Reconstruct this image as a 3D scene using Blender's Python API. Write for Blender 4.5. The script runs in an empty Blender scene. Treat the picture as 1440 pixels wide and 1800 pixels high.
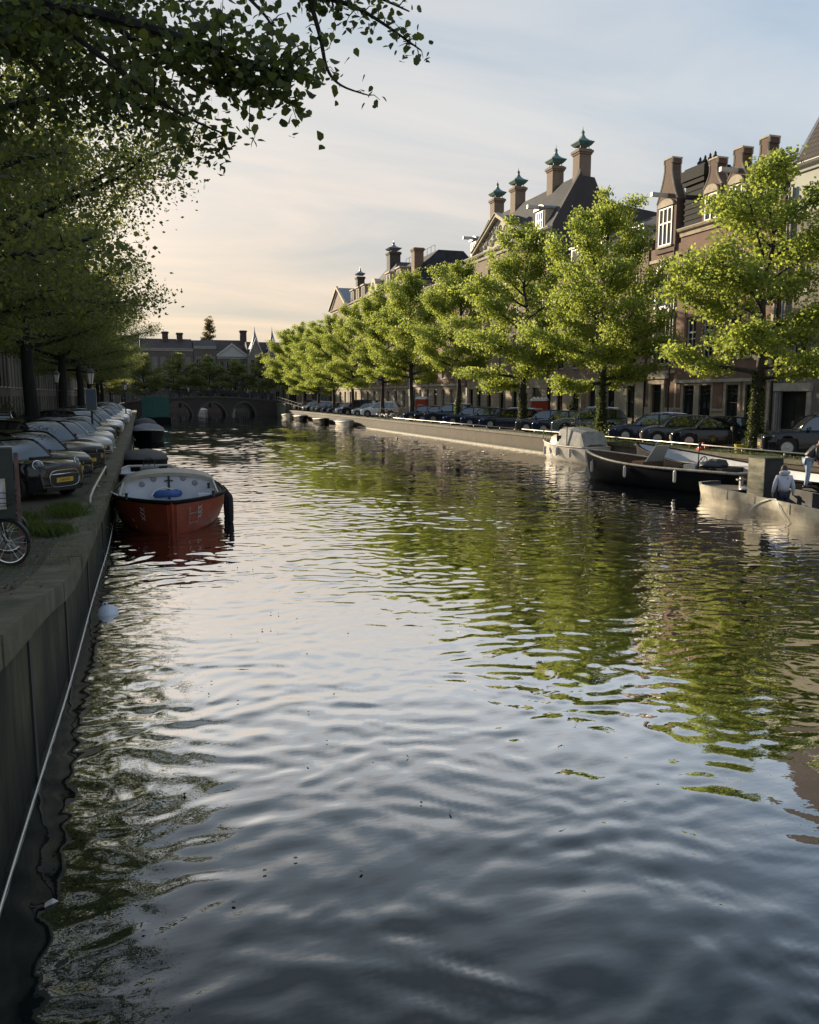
import bpy, bmesh, math, random
import numpy as np
from mathutils import Vector, Matrix
S = bpy.context.scene
C = S.collection
R = math.radians
# ---------------------------------------------------------------- camera, world, sun, exposure
CAM_H = 3.6; YAW = R(18.2); PIT = R(8.1); FOC = 1443.0
cd = bpy.data.cameras.new('camera'); cam = bpy.data.objects.new('camera', cd); C.objects.link(cam)
cam.location = (0, 0, CAM_H); cam.rotation_euler = (R(90) - PIT, 0, -YAW)
cd.sensor_fit = 'HORIZONTAL'; cd.sensor_width = 36; cd.lens = 36 * FOC / 1440
cd.clip_start = 0.1; cd.clip_end = 6000
S.camera = cam
S.view_settings.view_transform = 'Standard'; S.view_settings.look = 'None'
S.view_settings.gamma = 1; S.view_settings.exposure = 1.0
S.view_settings.use_curve_mapping = False
SUN_EL = 13.7; SUN_AZ = -23.0            # azimuth from +Y, negative = to the left
sd = bpy.data.lights.new('sun', 'SUN'); sun = bpy.data.objects.new('sun', sd); C.objects.link(sun)
sd.energy = 4.6; sd.angle = R(0.6); sd.color = (1.0, 0.84, 0.60)
sdir = Vector((math.sin(R(SUN_AZ)) * math.cos(R(SUN_EL)), math.cos(R(SUN_AZ)) * math.cos(R(SUN_EL)), math.sin(R(SUN_EL))))
sun.rotation_euler = (-sdir).to_track_quat('-Z', 'Y').to_euler()
W = bpy.data.worlds.new('World'); S.world = W; W.use_nodes = True
def build_world():
    nt = W.node_tree; N = nt.nodes; L = nt.links; N.clear()
    out = N.new('ShaderNodeOutputWorld'); bg = N.new('ShaderNodeBackground'); bg.inputs[1].default_value = 0.1
    sky = N.new('ShaderNodeTexSky'); sky.sky_type = 'NISHITA'; sky.sun_disc = False
    sky.sun_elevation = R(SUN_EL); sky.sun_rotation = R(SUN_AZ); sky.air_density = 1.2; sky.dust_density = 2.0; sky.ozone_density = 1.5
    tc = N.new('ShaderNodeTexCoord'); sep = N.new('ShaderNodeSeparateXYZ'); L.new(tc.outputs['Generated'], sep.inputs[0])
    def math_(op, a, b=None, c=None):
        m = N.new('ShaderNodeMath'); m.operation = op
        for i, v in enumerate((a, b, c)):
            if v is None: continue
            if isinstance(v, (int, float)): m.inputs[i].default_value = v
            else: L.new(v, m.inputs[i])
        return m.outputs[0]
    den = math_('ADD', math_('MAXIMUM', sep.outputs[2], 0.0), 0.22)
    comb = N.new('ShaderNodeCombineXYZ')
    L.new(math_('DIVIDE', sep.outputs[0], den), comb.inputs[0]); L.new(math_('DIVIDE', sep.outputs[1], den), comb.inputs[1])
    mp = N.new('ShaderNodeMapping'); mp.inputs['Rotation'].default_value = (0, 0, R(24)); mp.inputs['Scale'].default_value = (0.75, 2.3, 1); mp.inputs['Location'].default_value = (0.4, 0.9, 0)
    L.new(comb.outputs[0], mp.inputs[0])
    nz = N.new('ShaderNodeTexNoise'); nz.inputs['Scale'].default_value = 1.1; nz.inputs['Detail'].default_value = 9; nz.inputs['Roughness'].default_value = 0.57; nz.inputs['Distortion'].default_value = 0.6
    L.new(mp.outputs[0], nz.inputs['Vector'])
    cr = N.new('ShaderNodeValToRGB'); e = cr.color_ramp.elements
    e[0].position = 0.32; e[0].color = (0, 0, 0, 1); e[1].position = 0.72; e[1].color = (1, 1, 1, 1)
    L.new(nz.outputs[0], cr.inputs[0])
    # colour of the thin high veil by height: warm cream at the horizon, pinkish grey, cool blue grey; unseen zenith brightened to fill the shadows
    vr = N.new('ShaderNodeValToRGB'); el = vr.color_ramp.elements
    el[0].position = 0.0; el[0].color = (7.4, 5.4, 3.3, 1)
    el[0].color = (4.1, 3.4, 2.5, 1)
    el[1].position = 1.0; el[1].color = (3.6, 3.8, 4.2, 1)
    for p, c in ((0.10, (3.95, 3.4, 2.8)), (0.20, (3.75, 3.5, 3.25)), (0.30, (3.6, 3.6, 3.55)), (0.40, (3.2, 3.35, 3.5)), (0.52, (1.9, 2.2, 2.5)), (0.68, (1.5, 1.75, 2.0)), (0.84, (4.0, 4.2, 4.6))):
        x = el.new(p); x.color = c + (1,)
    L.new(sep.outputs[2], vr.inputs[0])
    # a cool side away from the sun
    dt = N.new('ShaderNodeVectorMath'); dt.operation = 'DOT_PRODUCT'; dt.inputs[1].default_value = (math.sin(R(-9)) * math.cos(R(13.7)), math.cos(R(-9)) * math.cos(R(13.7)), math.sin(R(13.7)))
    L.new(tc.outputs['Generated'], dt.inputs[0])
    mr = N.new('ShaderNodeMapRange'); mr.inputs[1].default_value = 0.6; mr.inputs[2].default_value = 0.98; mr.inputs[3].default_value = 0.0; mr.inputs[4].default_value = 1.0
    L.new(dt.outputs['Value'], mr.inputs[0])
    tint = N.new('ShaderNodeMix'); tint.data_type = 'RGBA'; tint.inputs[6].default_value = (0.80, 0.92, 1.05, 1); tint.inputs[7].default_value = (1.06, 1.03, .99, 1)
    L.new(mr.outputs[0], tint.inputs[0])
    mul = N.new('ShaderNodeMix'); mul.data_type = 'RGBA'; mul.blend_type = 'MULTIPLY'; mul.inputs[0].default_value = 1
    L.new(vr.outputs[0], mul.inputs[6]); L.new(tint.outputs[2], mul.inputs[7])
    # clouds brighten the veil a little
    br = N.new('ShaderNodeMix'); br.data_type = 'RGBA'; br.blend_type = 'MULTIPLY'; br.inputs[0].default_value = 1
    cb = N.new('ShaderNodeMix'); cb.data_type = 'RGBA'; cb.inputs[6].default_value = (0.78, 0.86, 0.95, 1); cb.inputs[7].default_value = (1.20, 1.12, 1.06, 1)
    L.new(cr.outputs[0], cb.inputs[0]); L.new(mul.outputs[2], br.inputs[6]); L.new(cb.outputs[2], br.inputs[7])
    gl = math_('MULTIPLY', math_('POWER', math_('MAXIMUM', dt.outputs['Value'], 0.0), 60.0), 1.2)
    glc = N.new('ShaderNodeVectorMath'); glc.operation = 'SCALE'; glc.inputs[0].default_value = (1.0, 0.85, 0.72); L.new(gl, glc.inputs['Scale'])
    ad = N.new('ShaderNodeVectorMath'); ad.operation = 'ADD'; L.new(br.outputs[2], ad.inputs[0]); L.new(glc.outputs[0], ad.inputs[1])
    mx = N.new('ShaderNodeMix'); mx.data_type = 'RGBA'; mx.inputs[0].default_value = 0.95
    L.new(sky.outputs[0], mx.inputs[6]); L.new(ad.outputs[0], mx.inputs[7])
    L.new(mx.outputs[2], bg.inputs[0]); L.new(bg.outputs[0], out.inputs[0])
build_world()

# ---------------------------------------------------------------- helpers
_fw = np.array([math.sin(YAW) * math.cos(PIT), math.cos(YAW) * math.cos(PIT), -math.sin(PIT)])
_rt = np.array([math.cos(YAW), -math.sin(YAW), 0.0]); _up = np.cross(_rt, _fw)
def onx(x, y, u):                       # survey helper: photo pixel -> (along canal, height) on the vertical plane X = u
    d = _fw * FOC + _rt * (x - 720) + _up * (900 - y); t = u / d[0]
    return float(d[1] * t), float(CAM_H + d[2] * t)
def tag(o, label=None, cat=None, group=None, kind=None):
    if label: o['label'] = label
    if cat: o['category'] = cat
    if group: o['group'] = group
    if kind: o['kind'] = kind
    return o
def empty(name, loc, rz=0, label=None, cat=None, group=None):
    o = bpy.data.objects.new(name, None); C.objects.link(o); o.location = loc; o.rotation_euler = (0, 0, rz)
    o.empty_display_size = 0.2
    return tag(o, label, cat, group)
def copy_tree(o, parent=None):
    c = o.copy(); C.objects.link(c)
    if parent: c.parent = parent
    for ch in list(o.children): copy_tree(ch, c)
    return c
def link_mesh(name, me, m, parent=None, smooth=False):
    o = bpy.data.objects.new(name, me); C.objects.link(o)
    if m: me.materials.append(m)
    if smooth: me.polygons.foreach_set('use_smooth', [True] * len(me.polygons))
    if parent: o.parent = parent
    return o
class MB:
    def __init__(s): s.v = []; s.f = []
    def add(s, vs, fs):
        b = len(s.v); s.v += [tuple(map(float, p)) for p in vs]; s.f += [tuple(b + i for i in f) for f in fs]
        return s
    def box(s, x0, x1, y0, y1, z0, z1):
        return s.add([(x0, y0, z0), (x1, y0, z0), (x1, y1, z0), (x0, y1, z0), (x0, y0, z1), (x1, y0, z1), (x1, y1, z1), (x0, y1, z1)],
                     [(0, 3, 2, 1), (4, 5, 6, 7), (0, 1, 5, 4), (1, 2, 6, 5), (2, 3, 7, 6), (3, 0, 4, 7)])
    def cbox(s, cx, cy, cz, sx, sy, sz, rz=0, M=None):
        m = M or (Matrix.Translation((cx, cy, cz)) @ Matrix.Rotation(rz, 4, 'Z'))
        vs = [m @ Vector((a * sx / 2, b * sy / 2, c * sz / 2)) for c in (-1, 1) for a, b in ((-1, -1), (1, -1), (1, 1), (-1, 1))]
        return s.add(vs, [(0, 3, 2, 1), (4, 5, 6, 7), (0, 1, 5, 4), (1, 2, 6, 5), (2, 3, 7, 6), (3, 0, 4, 7)])
    def quad(s, a, b, c, d): return s.add([a, b, c, d], [(0, 1, 2, 3)])
    def prism(s, pts, off):               # polygon extruded by vector
        n = len(pts); off = Vector(off)
        vs = [Vector(p) for p in pts] + [Vector(p) + off for p in pts]
        return s.add(vs, [tuple(range(n))[::-1], tuple(range(n, 2 * n))] + [(i, (i + 1) % n, n + (i + 1) % n, n + i) for i in range(n)])
    def tube(s, pts, r, n=6, cap=True):
        pts = [Vector(p) for p in pts]; k = len(pts); rs = r if isinstance(r, (list, tuple)) else [r] * k
        vs = []
        ref = None
        for i, p in enumerate(pts):
            d = (pts[min(i + 1, k - 1)] - pts[max(i - 1, 0)])
            d = d.normalized() if d.length > 1e-9 else Vector((0, 0, 1))
            if ref is None: ref = Vector((0, 0, 1)) if abs(d.z) < .9 else Vector((1, 0, 0))
            a = (ref - d * ref.dot(d))
            a = a.normalized() if a.length > 1e-6 else d.orthogonal().normalized()
            ref = a; b = d.cross(a)
            vs += [p + (a * math.cos(2 * math.pi * j / n) + b * math.sin(2 * math.pi * j / n)) * rs[i] for j in range(n)]
        fs = [(i * n + j, i * n + (j + 1) % n, (i + 1) * n + (j + 1) % n, (i + 1) * n + j) for i in range(k - 1) for j in range(n)]
        if cap: fs += [tuple(range(n))[::-1], tuple((k - 1) * n + j for j in range(n))]
        return s.add(vs, fs)
    def lathe(s, prof, c=(0, 0, 0), n=16, axis='Z', sq=False):     # prof = [(r, h)]
        vs = []
        for r, h in prof:
            for j in range(n):
                a = 2 * math.pi * (j + (.5 if sq else 0)) / n; p = (r * math.cos(a), r * math.sin(a), h)
                if axis == 'Y': p = (p[0], p[2], p[1])
                if axis == 'X': p = (p[2], p[0], p[1])
                vs.append((p[0] + c[0], p[1] + c[1], p[2] + c[2]))
        k = len(prof)
        fs = [(i * n + j, i * n + (j + 1) % n, (i + 1) * n + (j + 1) % n, (i + 1) * n + j) for i in range(k - 1) for j in range(n)]
        fs += [tuple(range(n))[::-1], tuple((k - 1) * n + j for j in range(n))]
        return s.add(vs, fs)
    def loft(s, secs, closed=False, cap=False):
        k = len(secs); n = len(secs[0]); vs = [p for q in secs for p in q]; m = n if closed else n - 1
        fs = [(i * n + j, i * n + (j + 1) % n, (i + 1) * n + (j + 1) % n, (i + 1) * n + j) for i in range(k - 1) for j in range(m)]
        if cap: fs += [tuple(range(n))[::-1], tuple((k - 1) * n + j for j in range(n))]
        return s.add(vs, fs)
    def map(s, fn): s.v = [tuple(fn(p)) for p in s.v]; return s
    def build(s, name, m, parent=None, smooth=False, fix=True):
        me = bpy.data.meshes.new(name); me.from_pydata(s.v, [], s.f)
        if fix:
            b = bmesh.new(); b.from_mesh(me); bmesh.ops.recalc_face_normals(b, faces=b.faces); b.to_mesh(me); b.free()
        return link_mesh(name, me, m, parent, smooth)

# ---------------------------------------------------------------- materials
MAT = {}
def mat(name, col, rough=.7, metal=0, spec=.5, noise=0, scale=4, col2=None, bump=0, bscale=None, coat=0, stretch=(1, 1, 1), coords='Object', emit=None):
    if name in MAT: return MAT[name]
    m = bpy.data.materials.new(name); m.use_nodes = True; MAT[name] = m
    nt = m.node_tree; N = nt.nodes; L = nt.links; p = N['Principled BSDF']
    p.inputs['Base Color'].default_value = tuple(col) + (1,); p.inputs['Roughness'].default_value = rough
    p.inputs['Metallic'].default_value = metal; p.inputs['Specular IOR Level'].default_value = spec; p.inputs['Coat Weight'].default_value = coat
    p.inputs['Coat Roughness'].default_value = 0.05
    if noise or bump:
        tc = N.new('ShaderNodeTexCoord'); mp = N.new('ShaderNodeMapping'); mp.inputs['Scale'].default_value = stretch
        L.new(tc.outputs[coords], mp.inputs[0])
    if noise:
        nz = N.new('ShaderNodeTexNoise'); nz.inputs['Scale'].default_value = scale; nz.inputs['Detail'].default_value = 8; nz.inputs['Roughness'].default_value = .62
        L.new(mp.outputs[0], nz.inputs['Vector'])
        cr = N.new('ShaderNodeValToRGB'); e = cr.color_ramp.elements; e[0].position = .34; e[1].position = .68
        c2 = col2 or [c * (1 - noise) for c in col]
        e[0].color = tuple(c2) + (1,); e[1].color = tuple(min(1, c * (1 + noise * .3)) for c in col) + (1,)
        L.new(nz.outputs[0], cr.inputs[0]); L.new(cr.outputs[0], p.inputs['Base Color'])
    if bump:
        nb = N.new('ShaderNodeTexNoise'); nb.inputs['Scale'].default_value = bscale or scale * 4; nb.inputs['Detail'].default_value = 6
        L.new(mp.outputs[0], nb.inputs['Vector'])
        b = N.new('ShaderNodeBump'); b.inputs['Strength'].default_value = bump; b.inputs['Distance'].default_value = .02
        L.new(nb.outputs[0], b.inputs['Height']); L.new(b.outputs[0], p.inputs['Normal'])
    return m
def brick_mat(name, c1, c2, mortar, scale=1.0, bw=.22, bh=.065, ms=.012, stain=.5, stain_col=None, rough=.85, mode='wall', bump=.5):
    if name in MAT: return MAT[name]
    m = bpy.data.materials.new(name); m.use_nodes = True; MAT[name] = m
    nt = m.node_tree; N = nt.nodes; L = nt.links; p = N['Principled BSDF']; p.inputs['Roughness'].default_value = rough
    g = N.new('ShaderNodeNewGeometry'); sp = N.new('ShaderNodeSeparateXYZ'); L.new(g.outputs['Position'], sp.inputs[0])
    cb = N.new('ShaderNodeCombineXYZ')
    if mode == 'wall':
        a = N.new('ShaderNodeMath'); a.operation = 'ADD'; L.new(sp.outputs[0], a.inputs[0]); L.new(sp.outputs[1], a.inputs[1])
        L.new(a.outputs[0], cb.inputs[0]); L.new(sp.outputs[2], cb.inputs[1])
    else:
        L.new(sp.outputs[0], cb.inputs[0]); L.new(sp.outputs[1], cb.inputs[1])
    bt = N.new('ShaderNodeTexBrick'); bt.inputs['Scale'].default_value = scale; bt.inputs['Brick Width'].default_value = bw; bt.inputs['Row Height'].default_value = bh
    bt.inputs['Mortar Size'].default_value = ms; bt.inputs['Mortar Smooth'].default_value = .3; bt.inputs['Bias'].default_value = 0
    bt.inputs['Color1'].default_value = tuple(c1) + (1,); bt.inputs['Color2'].default_value = tuple(c2) + (1,); bt.inputs['Mortar'].default_value = tuple(mortar) + (1,)
    L.new(cb.outputs[0], bt.inputs['Vector'])
    nz = N.new('ShaderNodeTexNoise'); nz.inputs['Scale'].default_value = .55; nz.inputs['Detail'].default_value = 10; nz.inputs['Roughness'].default_value = .65
    mp = N.new('ShaderNodeMapping'); mp.inputs['Scale'].default_value = (1.3, 1.3, .45) if mode == 'wall' else (1, 1, 1); L.new(g.outputs['Position'], mp.inputs[0]); L.new(mp.outputs[0], nz.inputs['Vector'])
    cr = N.new('ShaderNodeValToRGB'); e = cr.color_ramp.elements; e[0].position = .38; e[1].position = .66; e[0].color = (0, 0, 0, 1); e[1].color = (1, 1, 1, 1)
    L.new(nz.outputs[0], cr.inputs[0])
    mm = N.new('ShaderNodeMath'); mm.operation = 'MULTIPLY'; mm.inputs[1].default_value = stain; L.new(cr.outputs[0], mm.inputs[0])
    mx = N.new('ShaderNodeMix'); mx.data_type = 'RGBA'; L.new(mm.outputs[0], mx.inputs[0]); L.new(bt.outputs['Color'], mx.inputs[6])
    mx.inputs[7].default_value = tuple(stain_col or [c * .45 for c in c1]) + (1,)
    L.new(mx.outputs[2], p.inputs['Base Color'])
    b = N.new('ShaderNodeBump'); b.inputs['Strength'].default_value = bump; b.inputs['Distance'].default_value = .012
    inv = N.new('ShaderNodeMath'); inv.operation = 'SUBTRACT'; inv.inputs[0].default_value = 1; L.new(bt.outputs['Fac'], inv.inputs[1])
    L.new(inv.outputs[0], b.inputs['Height']); L.new(b.outputs[0], p.inputs['Normal'])
    return m
def leaf_mat(name, base, trans, var=.45, tw=.5, rough=.5):
    if name in MAT: return MAT[name]
    m = bpy.data.materials.new(name); m.use_nodes = True; MAT[name] = m
    nt = m.node_tree; N = nt.nodes; L = nt.links; N.clear()
    out = N.new('ShaderNodeOutputMaterial'); g = N.new('ShaderNodeNewGeometry')
    p = N.new('ShaderNodeBsdfPrincipled'); p.inputs['Roughness'].default_value = rough; p.inputs['Specular IOR Level'].default_value = .35
    t = N.new('ShaderNodeBsdfTranslucent'); mix = N.new('ShaderNodeMixShader'); mix.inputs[0].default_value = tw
    rnd = g.outputs['Random Per Island']
    for col, sock in ((base, p.inputs['Base Color']), (trans, t.inputs['Color'])):
        cr = N.new('ShaderNodeValToRGB'); e = cr.color_ramp.elements
        e[0].position = 0; e[0].color = (col[0] * (1 - var), col[1] * (1 - var * .85), col[2], 1)
        e[1].position = 1; e[1].color = (min(1, col[0] * (1 + var)), min(1, col[1] * (1 + var * .7)), col[2], 1)
        L.new(rnd, cr.inputs[0]); L.new(cr.outputs[0], sock)
    L.new(p.outputs[0], mix.inputs[1]); L.new(t.outputs[0], mix.inputs[2]); L.new(mix.outputs[0], out.inputs[0])
    return m
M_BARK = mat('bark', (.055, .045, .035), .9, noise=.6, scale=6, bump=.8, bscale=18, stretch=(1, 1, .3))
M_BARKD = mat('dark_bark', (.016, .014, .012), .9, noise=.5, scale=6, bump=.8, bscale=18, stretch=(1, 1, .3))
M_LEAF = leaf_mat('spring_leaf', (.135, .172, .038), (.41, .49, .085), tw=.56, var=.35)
M_LEAFD = leaf_mat('shade_leaf', (.085, .10, .028), (.25, .29, .06), tw=.48)  # darker leaf copy for the left trees, shade put into its colour
M_LEAFF = leaf_mat('far_leaf', (.13, .15, .05), (.3, .33, .09), tw=.5)
M_IVY = leaf_mat('ivy_leaf', (.05, .07, .015), (.14, .19, .03), tw=.35)
M_WHITE = mat('white_paint', (.48, .46, .42), .45, noise=.15, scale=3)
M_CREAM = mat('cream_stone', (.47, .39, .28), .8, noise=.35, scale=1.3, bump=.3)
M_STONE = mat('pale_stone', (.42, .38, .31), .8, noise=.3, scale=2)
M_GLASS = mat('window_glass', (.012, .016, .02), .06, spec=.8)
M_BLACK = mat('black_paint', (.012, .013, .014), .4)
M_IRON = mat('dark_iron', (.02, .022, .022), .5, metal=.3)
M_SLATE = mat('slate_roof', (.042, .043, .05), .75, spec=.25, noise=.4, scale=1.5, bump=.4, bscale=8)
M_LEAD = mat('lead_sheet', (.16, .18, .21), .45, noise=.3, scale=2)
M_COPPER = mat('verdigris_copper', (.09, .19, .18), .6, noise=.45, scale=3)
M_STEEL = mat('worn_steel', (.45, .43, .40), .35, metal=.8, noise=.3, scale=8)
M_RUB = mat('black_rubber', (.012, .012, .012), .8)
M_DOOR = mat('dark_green_door', (.012, .022, .018), .35, noise=.3)
# ================================================================ SETTING
random.seed(7); rng = np.random.default_rng(11)
UL = [(-3, -1.25), (6, -1.12), (10, -1.03), (20, -.87), (40, -.68), (60, -.5), (137, -.2), (150, -.2)]   # left wall, (along, across)
def ul(v):
    for (a, x), (b, y) in zip(UL, UL[1:]):
        if v <= b: return x + (y - x) * (v - a) / (b - a)
    return UL[-1][1]
UR = 24.0                        # right wall at the water
ZQ = 1.12                        # quay top
def zq(v): return ZQ + max(0, (13 - v)) * .105 * min(1, max(0, (13 - v)) / 3)
# ---- water: a real rippled surface, ruffled by the wind in the far reach and calmer near the viewer
WSL = dict(near=.036, mid=.070, far=.17)
def water():
    vs = [-60.0, -30, -10, 0, 2, 3]; v = 3.0
    while v < 160: v += max(.05, v * .0032); vs.append(v)
    vs += [170, 178]; vs = np.array(vs); us = np.arange(-1.6, 24.6, .06); us = np.concatenate([[-60, -20, -5], us, [30, 70]])
    U, Vv = np.meshgrid(us, vs); rs = np.random.default_rng(42); Hh = np.zeros_like(U)
    def fld(x, y, n, lo, hi, seed):
        r2 = np.random.default_rng(seed); f = np.zeros_like(x)
        for _ in range(n):
            lam = np.exp(r2.uniform(np.log(lo), np.log(hi))); th = r2.uniform(0, 6.28); f += np.sin(2 * np.pi / lam * (np.cos(th) * x + np.sin(th) * y) + r2.uniform(0, 6.28))
        return f / math.sqrt(n / 2)
    wx = .13 * fld(U, Vv, 8, 1.5, 5, 1); wy = .13 * fld(U, Vv, 8, 1.5, 5, 2); X = U + wx; Y = Vv + wy
    q = np.clip((Vv - 5) / 20, 0, 1); q2 = np.clip((Vv - 28) / 55, 0, 1)
    slope = WSL['near'] + (WSL['mid'] - WSL['near']) * q + (WSL['far'] - WSL['mid']) * q2
    calm = 1 + .35 * np.exp(-((U - 0) / 2.0) ** 2) * (Vv < 160)
    gust = np.clip(1 + .35 * fld(U * 1.0, Vv * .5, 10, 3, 12, 3), .3, 1.9)
    bands = [(3.2, .03, 1), (2.1, .06, 1), (1.4, .11, 1), (.95, .17, 1), (.65, .30, 1), (.45, .50, 1), (.31, .64, 1), (.22, .62, .75)]
    for lam0, wgt, nearf in bands:
        f = np.zeros_like(U); m = 11
        for _ in range(m):
            lam = lam0 * rs.uniform(.8, 1.25); th = R(90 - 12) + rs.normal(0, .6); f += np.sin(2 * np.pi / lam * (np.cos(th) * X + np.sin(th) * Y) + rs.uniform(0, 6.28)) * lam / (2 * np.pi) * math.sqrt(2 / m)
        k = nearf + (1 - nearf) * q
        dist_ok = np.clip((lam0 / .0032 / 3.0 - Vv) / 8, 0, 1)      # finer waves only where the mesh can carry them
        Hh += f * wgt * k * dist_ok
    Hh = Hh * slope * gust * calm; edge = (U < -1.7) | (U > 24.7); Hh[edge] = 0
    nv, nu = U.shape; co = np.stack([U, Vv, Hh], -1).reshape(-1, 3)
    i = np.arange((nv - 1) * (nu - 1)); r_ = i // (nu - 1); c_ = i % (nu - 1); a = r_ * nu + c_; quads = np.stack([a, a + 1, a + nu + 1, a + nu], 1).astype(np.int32)
    me = bpy.data.meshes.new('water'); me.vertices.add(len(co)); me.vertices.foreach_set('co', co.ravel()); me.loops.add(quads.size); me.loops.foreach_set('vertex_index', quads.ravel())
    me.polygons.add(len(quads)); me.polygons.foreach_set('loop_start', np.arange(0, quads.size, 4, dtype=np.int32)); me.polygons.foreach_set('loop_total', np.full(len(quads), 4, np.int32)); me.update(); me.validate()
    m = bpy.data.materials.new('canal_water'); m.use_nodes = True; nt = m.node_tree; N = nt.nodes; L = nt.links; N.clear()
    out = N.new('ShaderNodeOutputMaterial'); g = N.new('ShaderNodeNewGeometry')
    mp = N.new('ShaderNodeMapping'); mp.inputs['Scale'].default_value = (.8, 1.5, 1); L.new(g.outputs['Position'], mp.inputs[0])
    n = N.new('ShaderNodeTexNoise'); n.inputs['Scale'].default_value = 7; n.inputs['Detail'].default_value = 2; L.new(mp.outputs[0], n.inputs['Vector'])
    b = N.new('ShaderNodeBump'); b.inputs['Strength'].default_value = 1; b.inputs['Distance'].default_value = .0011; L.new(n.outputs[0], b.inputs['Height'])
    gl = N.new('ShaderNodeBsdfGlossy'); gl.inputs['Roughness'].default_value = .012; gl.inputs['Color'].default_value = (.94, .92, .90, 1); L.new(b.outputs[0], gl.inputs['Normal'])
    df = N.new('ShaderNodeBsdfDiffuse'); df.inputs['Color'].default_value = (.004, .009, .010, 1)
    fr = N.new('ShaderNodeFresnel'); fr.inputs['IOR'].default_value = 1.75; L.new(b.outputs[0], fr.inputs['Normal'])
    fm = N.new('ShaderNodeMapRange'); fm.inputs[1].default_value = .09; fm.inputs[2].default_value = .195; fm.inputs[3].default_value = .085; fm.inputs[4].default_value = .86; L.new(fr.outputs[0], fm.inputs[0])
    mx = N.new('ShaderNodeMixShader'); L.new(fm.outputs[0], mx.inputs[0]); L.new(df.outputs[0], mx.inputs[1]); L.new(gl.outputs[0], mx.inputs[2]); L.new(mx.outputs[0], out.inputs[0])
    tag(link_mesh('water', me, m, None, True), kind='structure')
water()
# ---- ground sheets (left, right, far) a solid step above the water
M_PAVE = brick_mat('clinker_paving', (.135, .105, .068), (.070, .058, .038), (.015, .015, .010), bw=.20, bh=.07, ms=.014, stain=.55, stain_col=(.035, .045, .02), mode='floor', bump=.8)
M_SLAB = brick_mat('slab_paving', (.13, .12, .105), (.10, .095, .085), (.04, .04, .035), bw=.45, bh=.3, ms=.012, stain=.35, mode='floor')
M_ROAD = brick_mat('street_bricks', (.10, .07, .055), (.075, .058, .05), (.035, .03, .028), bw=.2, bh=.1, ms=.01, stain=.3, mode='floor')
VS = [-3, 0, 2, 4, 6, 8, 9, 10, 11, 12, 13, 16, 20, 25, 30, 40, 50, 60, 80, 100, 120, 137, 150, 178]
def strip(name, x0, x1, dz, m, vs=VS):
    mb = MB(); mb.loft([[(x0(v), v, zq(v) + dz), (x1(v), v, zq(v) + dz)] for v in vs]); return tag(mb.build(name, m, fix=False), kind='structure')
strip('ground_left', lambda v: -900, lambda v: ul(v) - .3, -.02, M_ROAD)
strip('pavement', lambda v: -4.9 if v > 18 else -3.0, lambda v: ul(v) - .42, 0, M_PAVE)
strip('pavement', lambda v: -10, lambda v: -7.6, .10, M_SLAB)
mb = MB(); mb.quad((UR + .1, -40, ZQ), (900, -40, ZQ), (900, 178, ZQ), (UR + .1, 178, ZQ)); tag(mb.build('ground_right', M_ROAD), kind='structure')
mb = MB(); mb.box(32.2, 35.2, -40, 178, ZQ - .1, ZQ + .12); tag(mb.build('pavement', M_SLAB), kind='structure')
mb = MB(); mb.quad((-900, 178, ZQ - .03), (900, 178, ZQ - .03), (900, 2500, ZQ - .03), (-900, 2500, ZQ - .03)); mb.quad((-900, 177.9, -1), (900, 177.9, -1), (900, 178, ZQ), (-900, 178, ZQ))
tag(mb.build('ground_far', M_ROAD), kind='structure')

# ---- quay walls
M_WALLL = mat('shaded_wall', (.075, .066, .040), .8, spec=.2, noise=.65, scale=1.6, col2=(.014, .016, .008), bump=1.0, bscale=7, stretch=(1, 1, .22), coords='Object')  # streaked wall, its base darkened to carry the left bank's shade
M_COPE = mat('worn_coping', (.115, .095, .060), .8, noise=.5, scale=2.2, col2=(.040, .042, .018), bump=.5, bscale=20)
M_WALLR = brick_mat('quay_brick', (.13, .075, .045), (.085, .055, .036), (.05, .043, .032), bw=.24, bh=.08, ms=.014, stain=.75, stain_col=(.035, .036, .02))
def wet_reflection_band(m, z0, z1, col):
    nt = m.node_tree; N = nt.nodes; L = nt.links; p = N['Principled BSDF']; src = p.inputs['Base Color'].links[0].from_socket
    g = N.new('ShaderNodeNewGeometry'); sp = N.new('ShaderNodeSeparateXYZ'); L.new(g.outputs['Position'], sp.inputs[0]); nz = N.new('ShaderNodeTexNoise'); nz.inputs['Scale'].default_value = 2.5; nz.inputs['Detail'].default_value = 6; L.new(g.outputs['Position'], nz.inputs['Vector'])
    a = N.new('ShaderNodeMath'); a.operation = 'MULTIPLY_ADD'; a.inputs[1].default_value = .5; L.new(nz.outputs[0], a.inputs[0]); L.new(sp.outputs[2], a.inputs[2])
    mr = N.new('ShaderNodeMapRange'); mr.inputs[1].default_value = z0 + .25; mr.inputs[2].default_value = z1 + .25; L.new(a.outputs[0], mr.inputs[0])
    mx = N.new('ShaderNodeMix'); mx.data_type = 'RGBA'; mx.inputs[6].default_value = tuple(col) + (1,); L.new(mr.outputs[0], mx.inputs[0]); L.new(src, mx.inputs[7]); L.new(mx.outputs[2], p.inputs['Base Color'])
wet_reflection_band(M_WALLL, .15, .8, (.006, .007, .005)); wet_reflection_band(M_WALLR, .1, .4, (.03, .03, .018))  # left wall foot painted darker to blacken its reflection in the water
q = empty('quay_wall', (0, 0, 0), label='dark mossy quay wall rising towards the viewer beside the red boat, left bank', cat='quay wall')
vs = [-3 + i * 1.0 for i in range(182)]
mb = MB(); mb.loft([[(ul(v), v, -1.5), (ul(v), v, zq(v) - .22)] for v in vs]); w = mb.build('brick_face', M_WALLL, q)
for v in [8.6, 11.2, 14, 17.5, 21.5, 26, 31, 37, 44]:
    pass
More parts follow.
